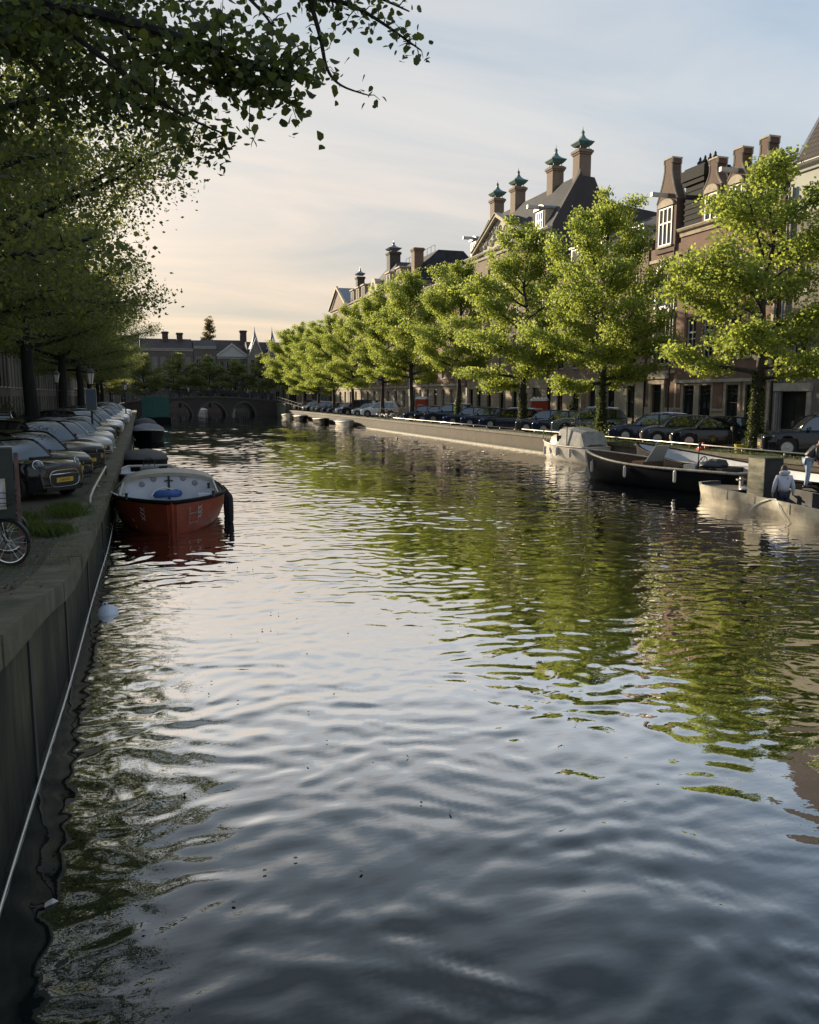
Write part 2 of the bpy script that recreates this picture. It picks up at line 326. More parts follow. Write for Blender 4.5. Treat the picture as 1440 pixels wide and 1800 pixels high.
mb = MB()
v = -3.0
while v < 160:
    l = random.uniform(1.1, 1.5); a, b_ = v + .008, v + l - .008
    for (y0, y1) in ((a, b_),):
        x = lambda t: ul(t)
        d = random.uniform(-.008, .008)
        mb.add([(x(y0) - .45, y0, zq(y0) - .24), (x(y0) + .05 + d, y0, zq(y0) - .24), (x(y1) + .05 + d, y1, zq(y1) - .24), (x(y1) - .45, y1, zq(y1) - .24),
                (x(y0) - .45, y0, zq(y0) + .012), (x(y0) + .05 + d, y0, zq(y0) + .012 + d), (x(y1) + .05 + d, y1, zq(y1) + .012 + d), (x(y1) - .45, y1, zq(y1) + .012)],
               [(0, 3, 2, 1), (4, 5, 6, 7), (0, 1, 5, 4), (1, 2, 6, 5), (2, 3, 7, 6), (3, 0, 4, 7)])
    v += l
mb.build('coping', M_COPE, q)
mb = MB()
for v in [8.1, 11.2, 14.9, 19.4, 25.2]:
    mb.box(ul(v) - .05, ul(v) + .02, v, v + .14, -1, zq(v) - .26)
mb.build('timber_pile', mat('wet_timber', (.018, .017, .012), .7, noise=.5, scale=5, stretch=(1, 1, .2)), q)
mb = MB(); mb.tube([(ul(v) + .05 + .008 * math.sin(v * .7), v, .012) for v in np.arange(4, 75, .5)], .0085, 5)
tag(mb.build('mooring_line', mat('pale_rope', (.80, .76, .66), .8)), 'thin pale line running along the waterline of the left quay wall', 'rope')
q = empty('quay_wall', (UR, 0, 0), label='sunlit mossy brick quay wall behind the moored boats, right bank', cat='quay wall')
def rl(mb): return mb.map(lambda p: (p[0] - UR, p[1], p[2]))
mb = MB(); mb.loft([[(UR, v, -1.5), (UR, v, ZQ - .16)] for v in (-40, 178)]); rl(mb).build('brick_face', M_WALLR, q)
mb = MB(); v = -40
while v < 150: mb.box(UR - .06, UR + .5, v + .008, v + 1.292, ZQ - .16, ZQ + .012 + random.uniform(-.004, .004)); v += 1.3
rl(mb).build('coping', M_COPE, q)
mb = MB(); mb.box(UR - .34, UR, 44, 91, -.4, .10); rl(mb).build('ledge', mat('pale_ledge', (.50, .45, .36), .8, noise=.4, scale=3), q)
mb = MB()
for a, b_ in ((14, 49.5), (50.5, 78.5)):
    mb.tube([(UR + .12, a, ZQ + .26), (UR + .12, b_, ZQ + .26)], .035, 8)
    v = a + .1
    while v < b_: mb.tube([(UR + .12, v, ZQ), (UR + .12, v, ZQ + .26)], .022, 6); v += 2.4
tag(rl(mb).map(lambda p: (p[0] + UR, p[1], p[2])).build('quay_rail', M_STEEL, smooth=True), 'long low steel rail on the coping of the sunlit right quay', 'rail')
mb = MB()
mb.box(UR - .3, UR + .9, 139, 151, -1, 2.0); mb.box(UR - .4, UR + 1.0, 138.9, 151, 2.0, 2.2)
tag(mb.build('bridge_abutment', M_COPE), 'pale stone abutment where the far bridge meets the right quay', 'abutment')
def rail_thing(a, b, n, h, label):
    a = Vector(a); b = Vector(b); mb = MB()
    for k in (0.5, 1): mb.tube([a + Vector((0, 0, h * k)), b + Vector((0, 0, h * k))], .03, 5)
    for i in range(n + 1):
        p = a.lerp(b, i / n); mb.tube([p, p + Vector((0, 0, h + .05))], .035, 5)
    return tag(mb.build('railing', M_STEEL), label, 'railing')
rail_thing((UR + .2, 127, ZQ + .1), (UR + .1, 150, 2.3), 8, 1.0, 'sloping pale railing leading up to the right end of the far bridge')
mb = MB()
pr = [(19.5, .0), (19.5, .2), (20.6, .27), (27.2, .27), (27.2, .0)]
pts = [(ul(v) - .22, v, ZQ + h) for v, h in pr]
mb.tube(pts, .035, 8)
tag(mb.build('mooring_rail', M_STEEL, smooth=True), 'low worn steel mooring rail on the left quay edge beside the small black car', 'rail')

# ---- far bridge
def bridge():
    V0 = 148.5; V1 = 157
    zt = lambda u: 3.25 - .0050 * (u - 11.5) ** 2
    arches = [(1.0, 3.0), (4.4, 9.0), (10.0, 14.8), (15.9, 19.9)]
    t = empty('bridge', (12, V0, 0), label='dark brick bridge with three low arches closing off the canal in the distance', cat='bridge')
    def az(u):
        for a, b in arches:
            if a < u < b:
                x = (u - (a + b) / 2) / ((b - a) / 2); return -.2 + 2.55 * math.sqrt(max(0, 1 - x * x)) * .98
        return -1.5
    us = sorted(set([-3, -1, 0, 22, 24.5] + [round(a + (b - a) * (1 - math.cos(math.pi * i / 20)) / 2, 4) for a, b in arches for i in range(21)] + [a - .01 for a, b in arches] + [b + .01 for a, b in arches] + list(np.arange(-2, 24, .5))))
    br = brick_mat('bridge_brick', (.06, .045, .036), (.045, .036, .03), (.035, .03, .026), bw=.3, bh=.09, stain=.5)
    mb = MB(); T = lambda p: (p[0] - 12, p[1] - V0, p[2])
    mb.loft([[(u, V0, az(u)), (u, V0, zt(u))] for u in us]); mb.loft([[(u, V0, az(u)), (u, V1, az(u))] for u in us]); mb.loft([[(u, V1, az(u)), (u, V1, zt(u))] for u in us])
    mb.map(T).build('arched_wall', br, t)
    mb = MB(); mb.loft([[(u, V0, zt(u)), (u, V1, zt(u))] for u in us]); mb.map(T).build('deck', M_ROAD, t)
    mb = MB(); mb.loft([[(u, V0 - .15, zt(u) - .1), (u, V0 - .15, zt(u) + .16), (u, V0 + .3, zt(u) + .16), (u, V0 + .3, zt(u) - .1)] for u in np.arange(-2, 24.6, .5)], closed=True, cap=True); mb.map(T).build('coping', mat('bridge_stone', (.07, .065, .055), .8, noise=.3), t)
    for a, b in arches[1:]:
        mb = MB(); c = (a + b) / 2; r = (b - a) / 2
        P = lambda k, s: (c + math.cos(k) * (r + s), V0 - .06, -.2 + math.sin(k) * (2.5 + s))
        for i in range(20):
            k0, k1 = math.pi * i / 20, math.pi * (i + 1) / 20
            mb.prism([P(k0, 0), P(k1, 0), P(k1, .3), P(k0, .3)], (0, .1, 0))
        mb.map(T).build('arch_ring', mat('bridge_stone', (0, 0, 0)), t)
    for vv in (V0 + .05, V1 - .1):
        mb = MB()
        for hh in (.45, .75, 1.1): mb.tube([(u, vv, zt(u) + .15 + hh) for u in np.arange(-1.5, 24.5, 1.0)], .03, 4)
        for u in np.arange(-1.5, 24.5, .75): mb.tube([(u, vv, zt(u)), (u, vv, zt(u) + 1.3)], .03, 4)
        mb.map(T).build('railing', M_IRON, t)
    return zt
BZ = bridge()

# ================================================================ TREES
def tube_np(mb, pts, rads, n): mb.tube(pts, list(rads), n, cap=False)
def leaf_mesh(name, cen, nor_up, size, m, rs, shape='rhomb'):
    n = len(cen); cen = np.asarray(cen, float)
    d = rs.normal(size=(n, 3)); d[:, 2] = d[:, 2] * .7 - .25; d /= np.linalg.norm(d, axis=1)[:, None]
    nr = rs.normal(size=(n, 3)); nr[:, 2] += nor_up; s = np.cross(d, nr); s /= np.linalg.norm(s, axis=1)[:, None] + 1e-9
    nn = np.cross(s, d); sz = size * rs.uniform(.65, 1.25, size=n)[:, None]
    if shape == 'rhomb': loc = [(-.5, 0, 0), (0, .42, .06), (.55, 0, 0), (0, -.42, .06)]
    else: loc = [(-.45, 0, 0), (-.42, .25, .05), (-.05, .43, .08), (.3, .25, .03), (.62, 0, -.1), (.3, -.25, .03), (-.05, -.43, .08), (-.42, -.25, .05)]
    k = len(loc); V = np.empty((n, k, 3))
    for i, (a, b, c) in enumerate(loc): V[:, i] = cen + sz * (a * d + b * s + c * nn)
    me = bpy.data.meshes.new(name); me.vertices.add(n * k); me.vertices.foreach_set('co', V.ravel())
    me.loops.add(n * k); me.loops.foreach_set('vertex_index', np.arange(n * k, dtype=np.int32))
    me.polygons.add(n); me.polygons.foreach_set('loop_start', np.arange(0, n * k, k, dtype=np.int32)); me.polygons.foreach_set('loop_total', np.full(n, k, np.int32))
    me.update(); me.validate(); me.materials.append(m); return me
def tree_meshes(seed, H=13, Rc=5, zb=3.0, tr=.28, limbs=22, nleaf=70, lsize=.15, m_leaf=None, m_bark=None, dens=1.0, lean=(0, 0), topw=.25, spread=1.0, el=(8, 58)):
    rd = random.Random(seed); rs = np.random.default_rng(seed); mb = MB(); cl = []
    n = 9; tp = []
    for i in range(n):
        k = i / (n - 1); tp.append(Vector((lean[0] * k * k + rd.uniform(-.18, .18) * k * 2, lean[1] * k * k + rd.uniform(-.18, .18) * k * 2, H * .93 * k - (.3 if i == 0 else 0))))
    rad = [tr * (1.35 if i == 0 else 1.0) * (1 - .9 * (i / (n - 1)) ** .9) + .015 for i in range(n)]
    tube_np(mb, tp, rad, 10)
    def at(h):
        k = max(0, min(n - 1.001, h / (H * .93) * (n - 1))); i = int(k); return tp[i].lerp(tp[i + 1], k - i), rad[i] + (rad[i + 1] - rad[i]) * (k - i)
    az = rd.uniform(0, 6.28)
    for i in range(limbs):
        k = (i + rd.uniform(-.3, .3)) / limbs; k = max(0, min(.99, k)) ** 1.15; h = zb + (H * .92 - zb) * k
        p0, r0 = at(h); az += 2.4 + rd.uniform(-.5, .5)
        prof = (.66 + .34 * math.sin(min(1, k / .32) * math.pi / 2)) if k < .32 else max(topw, 1 - (1 - topw) * ((k - .32) / .68) ** 1.15)
        ln = Rc * prof * rd.uniform(.78, 1.12); el_ = R(el[0] + (el[1] - el[0]) * k + rd.uniform(-9, 11))
        d = Vector((math.cos(az) * math.cos(el_), math.sin(az) * math.cos(el_), math.sin(el_))); pts = [p0]; q = p0.copy(); m = 7
        for j in range(m):
            q = q + d * (ln / m); pts.append(q.copy())
            d = (d + Vector((rd.uniform(-.16, .16), rd.uniform(-.16, .16), rd.uniform(-.08, .13)))).normalized()
        rl_ = min(r0 * .62, .03 + ln * .022)
        tube_np(mb, pts, [rl_ * (1 - .85 * j / m) + .008 for j in range(m + 1)], 6)
        ns = int(2.5 + ln * 2.0)
        for s in range(ns):
            f = .22 + .78 * (s + rd.random()) / ns; j = min(m - 1, int(f * m)); b0 = pts[j].lerp(pts[j + 1], f * m - j)
            side = 1 if s % 2 else -1; dd = (pts[j + 1] - pts[j]).normalized()
            pr = Vector((-dd.y, dd.x, 0)).normalized() * side
            sd_ = (dd * rd.uniform(.35, .9) + pr * rd.uniform(.4, 1.0) + Vector((0, 0, rd.uniform(-.25, .35)))).normalized()
            sl = ln * rd.uniform(.16, .34) * (1.15 - .4 * f) + .25; sp = [b0]; qq = b0.copy(); 
            for w in range(3):
                qq = qq + sd_ * sl / 3; sd_ = (sd_ + Vector((rd.uniform(-.25, .25), rd.uniform(-.25, .25), rd.uniform(-.22, .12)))).normalized(); sp.append(qq.copy())
            tube_np(mb, sp, [.022, .014, .009, .005], 4)
            for w in (1, 2, 3):
                if rd.random() < dens * (1 if k < .55 else 1 - .55 * (k - .55) / .45): cl.append((sp[w], .20 + .055 * sl * 1.5))
    # leader twigs at the top
    for i in range(5):
        p0, r0 = at(H * (.82 + .035 * i)); a = rd.uniform(0, 6.28); e = p0 + Vector((math.cos(a) * .5, math.sin(a) * .5, .75)) ; tube_np(mb, [p0, e], [.02, .006], 4); cl += [(e, .16)]
    cen = []
    for c, s in cl:
        nl = int(nleaf * rd.uniform(.5, 1.4)); g = np.clip(rs.normal(size=(nl, 3)), -1.75, 1.75) * np.array([s, s, s * .62]) * 1.25 * spread; cen.append(g + np.array(c))
    cen = np.concatenate(cen)
    wood = bpy.data.meshes.new('trunk'); wood.from_pydata(mb.v, [], mb.f); wood.polygons.foreach_set('use_smooth', [True] * len(wood.polygons)); wood.materials.append(m_bark or M_BARK)
    return wood, leaf_mesh('crown', cen, .6, lsize, m_leaf or M_LEAF, rs)
def tree(meshes, loc, rz, sc, label, group, name='elm_tree'):
    t = empty(name, loc, rz, label, 'tree', group); t.scale = (sc, sc, sc) if isinstance(sc, (int, float)) else sc
    for nm, me in zip(('trunk', 'crown'), meshes):
        o = bpy.data.objects.new(nm, me); C.objects.link(o); o.parent = t
    return t
TR = [tree_meshes(100 + i, H=12.9, Rc=4.8, zb=2.8 + .45 * (i % 4), limbs=[27, 23, 30, 25, 28, 22, 26][i], nleaf=92, lsize=.15, tr=.25, spread=.88, topw=[.27, .2, .33, .24, .3, .22, .36][i], dens=.85, el=(2 + 3 * (i % 3), 50 + 5 * (i % 4))) for i in range(7)]
rt_v = [29.7, 42.1, 53.0, 64.8, 77.1, 88.3, 100.5, 111.3, 121.5, 133, 145.5]
rt_top = [14.0, 15.2, 15.6, 14.8, 15.3, 15.0, 14.9, 14.8, 14.8, 15.0, 15.4]
ords = ['nearest', 'second', 'third', 'fourth', 'fifth', 'sixth', 'seventh', 'eighth', 'ninth', 'tenth', 'farthest']
for i, (v, zt_) in enumerate(zip(rt_v, rt_top)):
    sc = (zt_ - ZQ) / 13.2 ; w = sc * (1.02 if i == 0 else .82 if i == 1 else random.uniform(.84, .94))
    lab = {0: 'large bright yellow green tree with an ivy clad trunk above the yellow bucket', 1: 'bright green tree with a shrub round its foot, behind the white cabin boat',
           2: 'bright green tree between the cars beside the red toilet cabin'}.get(i, f'bright green tree on the right quay, {ords[i]} from the viewer')
    tree(TR[(i * 3 + 1) % 7], (25.7 + random.uniform(-.2, .2), v, ZQ), random.uniform(0, 6.28), (w, w, sc), lab, 'trees along the right quay')
# left row, in shade, towering over the cars
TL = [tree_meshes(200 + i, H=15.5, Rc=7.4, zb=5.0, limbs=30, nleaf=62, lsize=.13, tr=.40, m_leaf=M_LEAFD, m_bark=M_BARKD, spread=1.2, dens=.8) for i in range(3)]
for i, (u, v, s, rz) in enumerate([(-5.0, 31.5, 1.0, .3), (-5.2, 46.5, .98, 2.2), (-5.2, 66, .95, 4.4), (-5.2, 86, .95, 1.2), (-5.2, 104, .9, 3.0), (-5.2, 122, .85, 5.0), (-5.2, 138, .8, .9)]):
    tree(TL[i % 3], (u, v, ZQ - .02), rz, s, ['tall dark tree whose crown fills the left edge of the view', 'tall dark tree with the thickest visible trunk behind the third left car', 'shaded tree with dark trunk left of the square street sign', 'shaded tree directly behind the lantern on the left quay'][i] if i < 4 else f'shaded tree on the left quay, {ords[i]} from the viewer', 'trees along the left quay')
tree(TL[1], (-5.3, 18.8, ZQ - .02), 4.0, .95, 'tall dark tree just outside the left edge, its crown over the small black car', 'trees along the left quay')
# the nearest left tree stands beside the viewer: only its overhanging boughs are in view
def near_tree():
    rd = random.Random(5); rs = np.random.default_rng(5); mb = MB(); B = (-4.2, 7.0, 1.7)
    tp = [Vector((0, 0, -.3)), Vector((.1, 0, 2)), Vector((.05, .1, 4)), Vector((.3, .2, 6.5)), Vector((.5, .3, 9)), Vector((.6, .2, 11))]
    tube_np(mb, tp, [.5, .38, .33, .25, .17, .05], 12); cen = []
    P = lambda x, y, dist: (lambda d: Vector(d / np.linalg.norm(d) * dist) + Vector((0, 0, CAM_H)) - Vector(B))(_fw * FOC + _rt * (x - 720) + _up * (900 - y))
    # boughs, surveyed: end points by direction and distance
    boughs = [  # (points, leaf density, leaf radius)
        ([tp[2], P(-260, 60, 7.5), P(60, 10, 6.6), P(300, 60, 6.2), P(420, 110, 6.0), P(520, 128, 5.8)], .95, .24),
        ([P(60, 10, 6.6), P(180, 100, 6.3), P(300, 190, 6.2), P(400, 238, 6.2)], .8, .24),
        ([P(180, 30, 6.6), P(330, 130, 6.3), P(450, 150, 6.1), P(500, 90, 6.0)], .8, .24),
        ([tp[3], P(-100, -260, 8), P(250, -180, 7.8), P(450, -60, 7.6), P(560, -10, 7.5), P(640, 20, 7.4), P(740, 88, 7.4)], .15, .11),
        ([P(540, -15, 7.5), P(562, 60, 7.4), P(575, 120, 7.4), P(600, 150, 7.4), P(650, 168, 7.4)], .16, .09),
        ([P(560, -10, 7.5), P(640, -12, 7.4), P(720, 20, 7.4)], .2, .12),
        ([P(250, -180, 7.8), P(380, -60, 7.2), P(460, 20, 7.0), P(480, 50, 7.0)], .3, .16),
        ([tp[3], P(-200, -100, 9), P(100, -60, 9), P(330, -20, 9)], 1.6, .42),
        ([tp[3], P(-260, 200, 9.5), P(0, 190, 9.5), P(180, 150, 9.2), P(270, 180, 9)], 1.6, .42),
        ([tp[2], P(-300, 60, 9.0), P(-30, 40, 8.6), P(120, 60, 8.4)], 1.6, .45),
        ([P(-30, 40, 8.6), P(80, 130, 8.6), P(150, 190, 8.6)], 1.6, .4),
    ]
    for pts, de, lr in boughs:
        k = len(pts); n = 5 * (k - 1); cur = []
        for i in range(n + 1):
            f = i / n * (k - 1); j = min(k - 2, int(f)); t = f - j
            p0, p1, p2, p3 = pts[max(0, j - 1)], pts[j], pts[j + 1], pts[min(k - 1, j + 2)]
            cur.append(.5 * ((2 * p1) + (p2 - p0) * t + (2 * p0 - 5 * p1 + 4 * p2 - p3) * t * t + (3 * p1 - p0 - 3 * p2 + p3) * t ** 3))
        r0 = .06 if pts[0] in tp else .018
        tube_np(mb, cur, [r0 * (1 - i / (n + 1)) + .004 for i in range(n + 1)], 6)
        L_ = sum((a - b).length for a, b in zip(cur, cur[1:])); num = int(L_ * 9)
        for s in range(num):
            f = (.25 if pts[0] in tp else 0) + (s + rd.random()) / num * (.75 if pts[0] in tp else 1); f = min(.999, f) * n; j = int(f); b0 = cur[j].lerp(cur[j + 1], f - j)
            dd = Vector((rd.gauss(0, 1), rd.gauss(0, 1), rd.gauss(-.25, .7))).normalized(); l = lr * rd.uniform(.5, 1.7); e = b0 + dd * l
            tube_np(mb, [b0, b0.lerp(e, .5) + Vector((0, 0, .02)), e], [.006, .004, .002], 3)
            for _ in range(int(de * rd.uniform(24, 40)) + 1):
                t = rd.uniform(.2, 1.1); w = .035 + .16 * lr; cen.append(b0 + dd * l * t + Vector((rd.gauss(0, w), rd.gauss(0, w), rd.gauss(-.02, w))))
    for _ in range(520):
        a = rd.uniform(0, 6.28); q = rd.uniform(.1, 1) ** .5; c = Vector((q * 6.2 * math.cos(a) + 1.3, q * 6.2 * math.sin(a) + .6, rd.uniform(6.4, 12.5) - q * 1.2))
        if c.z + B[2] < CAM_H + .50 * math.hypot(c.x + B[0], c.y + B[1]) + .6: continue
        for _ in range(70): cen.append(c + Vector((rd.gauss(0, .34), rd.gauss(0, .34), rd.gauss(0, .24))))
    t = empty('elm_tree', B, 0, 'nearest tree of all, its large leaved boughs hanging into the top left corner', 'tree', 'trees along the left quay')
    me = bpy.data.meshes.new('trunk'); me.from_pydata(mb.v, [], mb.f); me.materials.append(M_BARKD); o = bpy.data.objects.new('trunk', me); C.objects.link(o); o.parent = t
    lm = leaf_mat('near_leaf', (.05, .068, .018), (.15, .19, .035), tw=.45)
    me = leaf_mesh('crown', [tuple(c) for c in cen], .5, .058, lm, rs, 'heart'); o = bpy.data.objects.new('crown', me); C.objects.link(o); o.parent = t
near_tree()
# trees beyond the far bridge
TF = [tree_meshes(300 + i, H=11, Rc=4.6, zb=2.6, limbs=20, nleaf=26, lsize=.26, tr=.25, m_leaf=M_LEAFF, m_bark=M_BARKD) for i in range(2)]
for i, (u, v, s) in enumerate([(1.5, 176, .95), (8.5, 180, 1.0), (14.5, 179, .95), (20.0, 180, .9), (25.5, 178, 1.0), (-5, 172, 1.0), (31, 170, 1.15)]):
    tree(TF[i % 2], (u, v, ZQ), i * 1.7, s, f'dim green tree beyond the far bridge, {["second", "third", "fourth", "fifth", "sixth", "first", "last"][i]} from the left of its row', 'trees beyond the far bridge')
pop = tree_meshes(330, H=14, Rc=1.7, zb=1.5, limbs=30, nleaf=16, lsize=.3, tr=.2, m_leaf=leaf_mat('poplar_leaf', (.09, .08, .03), (.18, .15, .05)), topw=.5, m_bark=M_BARKD)
tree(pop, (17.5, 212, 8.2), 0, (1.2, 1.2, 1.05), 'tall slim tree rising above the distant roofs, alone against the sky', None, 'poplar_tree')

rs = np.random.default_rng(77)
c = np.concatenate([np.stack([rs.uniform(-.8, 2.5, 90), rs.uniform(5, 24, 90), np.full(90, .02)], 1), np.stack([rs.uniform(2, 18, 25), rs.uniform(8, 40, 25), np.full(25, .02)], 1)])
me = leaf_mesh('floating_leaves', c, 30, .034, mat('wet_leaf', (.10, .09, .04), .5), rs); o = bpy.data.objects.new('floating_leaves', me); C.objects.link(o); tag(o, 'small leaves and specks floating on the near canal water', 'leaf litter', kind='stuff')
c = np.stack([rs.uniform(-3.2, -1.1, 500), rs.uniform(8, 24, 500), np.zeros(500)], 1); c[:, 2] = [zq(v) + .012 for v in c[:, 1]]
me = leaf_mesh('fallen_leaves', c, 12, .05, mat('dry_leaf', (.16, .11, .05), .8), rs); o = bpy.data.objects.new('fallen_leaves', me); C.objects.link(o); tag(o, 'dry leaves and bits scattered on the left quay paving', 'leaf litter', kind='stuff')
# ================================================================ BUILDINGS
class Fr:                                     # facade frame: (s along, d outwards, z) -> local coordinates of the building
    def __init__(s, kind, pos, s0):
        s.kind = kind; s.pos = pos
        s.loc = Vector((pos, s0, ZQ)) if kind != 'back' else Vector((s0, pos, ZQ))
    def w(s, p):
        a, d, z = p
        if s.kind == 'right': q = (s.pos - d, a, z)
        elif s.kind == 'left': q = (s.pos + d, a, z)
        else: q = (a, s.pos - d, z)
        return (q[0] - s.loc.x, q[1] - s.loc.y, q[2] - s.loc.z)
def holes_wall(mb, s0, s1, z0, z1, holes, dep=.22):
    ss = sorted(set([s0, s1] + [h[0] for h in holes] + [h[1] for h in holes])); zs = sorted(set([z0, z1] + [h[2] for h in holes] + [h[3] for h in holes]))
    ss = [s for s in ss if s0 <= s <= s1]; zs = [z for z in zs if z0 <= z <= z1]
    for a, b in zip(ss, ss[1:]):
        run = None
        for c, d in zip(zs, zs[1:]):
            m = ((a + b) / 2, (c + d) / 2); inside = any(h[0] < m[0] < h[1] and h[2] < m[1] < h[3] for h in holes)
            if inside:
                if run is not None: mb.quad((a, 0, run), (b, 0, run), (b, 0, c), (a, 0, c)); run = None
            elif run is None: run = c
        if run is not None: mb.quad((a, 0, run), (b, 0, run), (b, 0, zs[-1]), (a, 0, zs[-1]))
    for h in holes:
        a, b, c, d = h[:4]
        mb.quad((a, 0, c), (a, -dep, c), (a, -dep, d), (a, 0, d)); mb.quad((b, 0, c), (b, -dep, c), (b, -dep, d), (b, 0, d))
        mb.quad((a, 0, c), (b, 0, c), (b, -dep, c), (a, -dep, c)); mb.quad((a, 0, d), (b, 0, d), (b, -dep, d), (a, -dep, d))
def window(par, F, a, b, c, d, nc=2, nr=3, fm=None, sill=True, fw=.085, kind='window', bars=False, transom=.0, dep=.13):
    mb = MB(); y0, y1 = -dep - .07, -dep
    mb.box(a + .004, a + fw, y0, y1, c, d); mb.box(b - fw, b - .004, y0, y1, c, d); mb.box(a + fw, b - fw, y0, y1, d - fw, d - .004); mb.box(a + fw, b - fw, y0, y1, c + .004, c + fw)
    t = .035
    for i in range(1, nc): x = a + (b - a) * i / nc; mb.box(x - t / 2, x + t / 2, y0 + .012, y1 - .008, c + fw, d - fw)
    for i in range(1, nr):
        z = c + (d - c) * i / nr; xs = [a + fw] + [a + (b - a) * k / nc for k in range(1, nc)] + [b - fw]
        for x0, x1 in zip(xs, xs[1:]): mb.box(x0 + (t / 2 if x0 > a + fw else 0), x1 - (t / 2 if x1 < b - fw else 0), y0 + .014, y1 - .012, z - t / 2, z + t / 2)
    if transom: mb.box(a + fw, b - fw, y0 + .004, y1 + .02, transom - .05, transom + .05)
    f = mb.map(F.w).build(kind, fm or M_WHITE, par)
    mb = MB(); mb.quad((a + .01, y0 + .006, c), (b - .01, y0 + .006, c), (b - .01, y0 + .006, d), (a + .01, y0 + .006, d)); mb.map(F.w).build('pane', M_GLASS, f)
    if sill: mb = MB(); mb.box(a - .08, b + .08, -.1, .09, c - .11, c - .003); mb.map(F.w).build('sill', M_STONE, f)
    if bars:
        mb = MB(); n = max(4, int((b - a) / .14))
        for i in range(n + 1): x = a + .05 + (b - a - .1) * i / n; mb.tube([(x, -.04, c + .02), (x, -.04, d - .05)], .012, 4)
        for z in (c + .25, (c + d) / 2, d - .3): mb.box(a, b, -.055, -.03, z - .015, z + .015)
        mb.map(F.w).build('bars', M_IRON, f)
    return f
def door(par, F, a, b, c, d, m=None, light=.5):
    mb = MB(); mb.box(a + .004, b - .004, -.20, -.16, c, d - light)
    for i in range(2):
        for z0, z1 in ((.12, .45), (.52, .94)):
            h = d - light - c; x0 = a + (b - a) * (.08 + .46 * i); mb.box(x0, x0 + (b - a) * .38, -.17, -.145, c + h * z0, c + h * z1)
    o = mb.map(F.w).build('door', m or M_DOOR, par)
    mb = MB(); mb.lathe([(.0, 0), (.04, .01), (.04, .05), (0, .06)], n=8, axis='Y'); q = (a + b) / 2
    mb.map(lambda p: F.w((p[0] + b - .2, p[1] - .145, p[2] + c + 1.0))).build('handle', MAT.get('brass') or mat('brass', (.45, .32, .12), .35, metal=.9), o)
    if light:
        mb = MB(); mb.quad((a, -.17, d - light + .06), (b, -.17, d - light + .06), (b, -.17, d - .06), (a, -.17, d - .06)); mb.map(F.w).build('pane', M_GLASS, o)
    return o
def part_box(par, F, name, m, *bx):
    mb = MB()
    for b in bx: mb.box(*b)
    return mb.map(F.w).build(name, m, par)
def shell(par, F, s0, s1, z0, z1, holes, m, dep=12, dr=.22, side=None):
    mb = MB(); holes_wall(mb, s0, s1, z0, z1, holes, dr)
    mb.quad((s0, 0, z0), (s0, -dep, z0), (s0, -dep, z1), (s0, 0, z1)); mb.quad((s1, 0, z0), (s1, -dep, z0), (s1, -dep, z1), (s1, 0, z1)); mb.quad((s0, -dep, z0), (s1, -dep, z0), (s1, -dep, z1), (s0, -dep, z1))
    return mb.map(F.w).build('wall', m, par, fix=False)
def cornice(par, F, s0, s1, z, m=None, pr=.4, h=.5, name='cornice'):
    mb = MB(); pf = [(.002, z - h), (pr * .25, z - h), (pr * .35, z - h * .55), (pr * .8, z - h * .35), (pr, z - h * .1), (pr, z), (.002, z)]
    mb.prism([(s0, a, b) for a, b in pf], (s1 - s0, 0, 0)); return mb.map(F.w).build(name, m or M_STONE, par)
def hoist(par, F, s, z, l=1.1):
    mb = MB(); mb.prism([(s - .12, 0, z), (s + .12, 0, z), (s + .12, 0, z + .28), (s - .12, 0, z + .28)], (0, l, 0)); return mb.map(F.w).build('hoist_beam', M_WHITE, par)
def chimney(par, F, s, d, z0, z1, w=1.0, m=None, cap=None, t=None):
    mb = MB(); t = t or w
    mb.box(s - w / 2, s + w / 2, d - t / 2, d + t / 2, z0, z1 - .45); mb.box(s - w / 2 - .08, s + w / 2 + .08, d - t / 2 - .08, d + t / 2 + .08, z1 - .45, z1 - .3); mb.box(s - w / 2 - .16, s + w / 2 + .16, d - t / 2 - .16, d + t / 2 + .16, z1 - .3, z1 - .1); mb.box(s - w / 2 - .04, s + w / 2 + .04, d - t / 2 - .04, d + t / 2 + .04, z1 - .1, z1)
    o = mb.map(F.w).build('chimney', m or M_BRD, par)
    if cap:
        mb = MB(); r = w * .707
        mb.lathe([(r * 1.1, .34), (r * 1.5, .62), (r * 1.54, .70), (r * 1.30, .76), (r * .85, .90), (r * .45, 1.12), (r * .25, 1.38), (r * .2, 1.55), (r * .27, 1.66), (r * .2, 1.78), (r * .08, 1.9), (r * .03, 2.2)], n=4, sq=True)
        for a in (-1, 1):
            for b in (-1, 1): mb.box(a * w * .42 - .03, a * w * .42 + .03, b * w * .42 - .03, b * w * .42 + .03, 0, .36)
        mb.map(lambda p: F.w((p[0] * cap[1] + s, p[1] * cap[1] + d, p[2] * cap[1] + z1))).build('chimney_hat', cap[0], o)
    return o
def bays(s0, s1, n, w): g = (s1 - s0) / n; return [(s0 + g * (i + .5) - w / 2, s0 + g * (i + .5) + w / 2) for i in range(n)]
M_BRR = brick_mat('red_brick', (.235, .115, .073), (.175, .085, .057), (.18, .135, .10), stain=.35, stain_col=(.10, .055, .04))
M_BRB = brick_mat('brown_brick', (.24, .16, .11), (.19, .125, .09), (.18, .145, .11), stain=.4)
M_BRD = brick_mat('dark_brick', (.085, .06, .048), (.065, .048, .04), (.06, .052, .045), stain=.5)
M_BRG = brick_mat('grey_brick', (.23, .20, .16), (.18, .16, .13), (.2, .18, .15), stain=.4)
M_SIDE = brick_mat('side_brick', (.075, .062, .06), (.06, .05, .05), (.055, .05, .05), stain=.4)
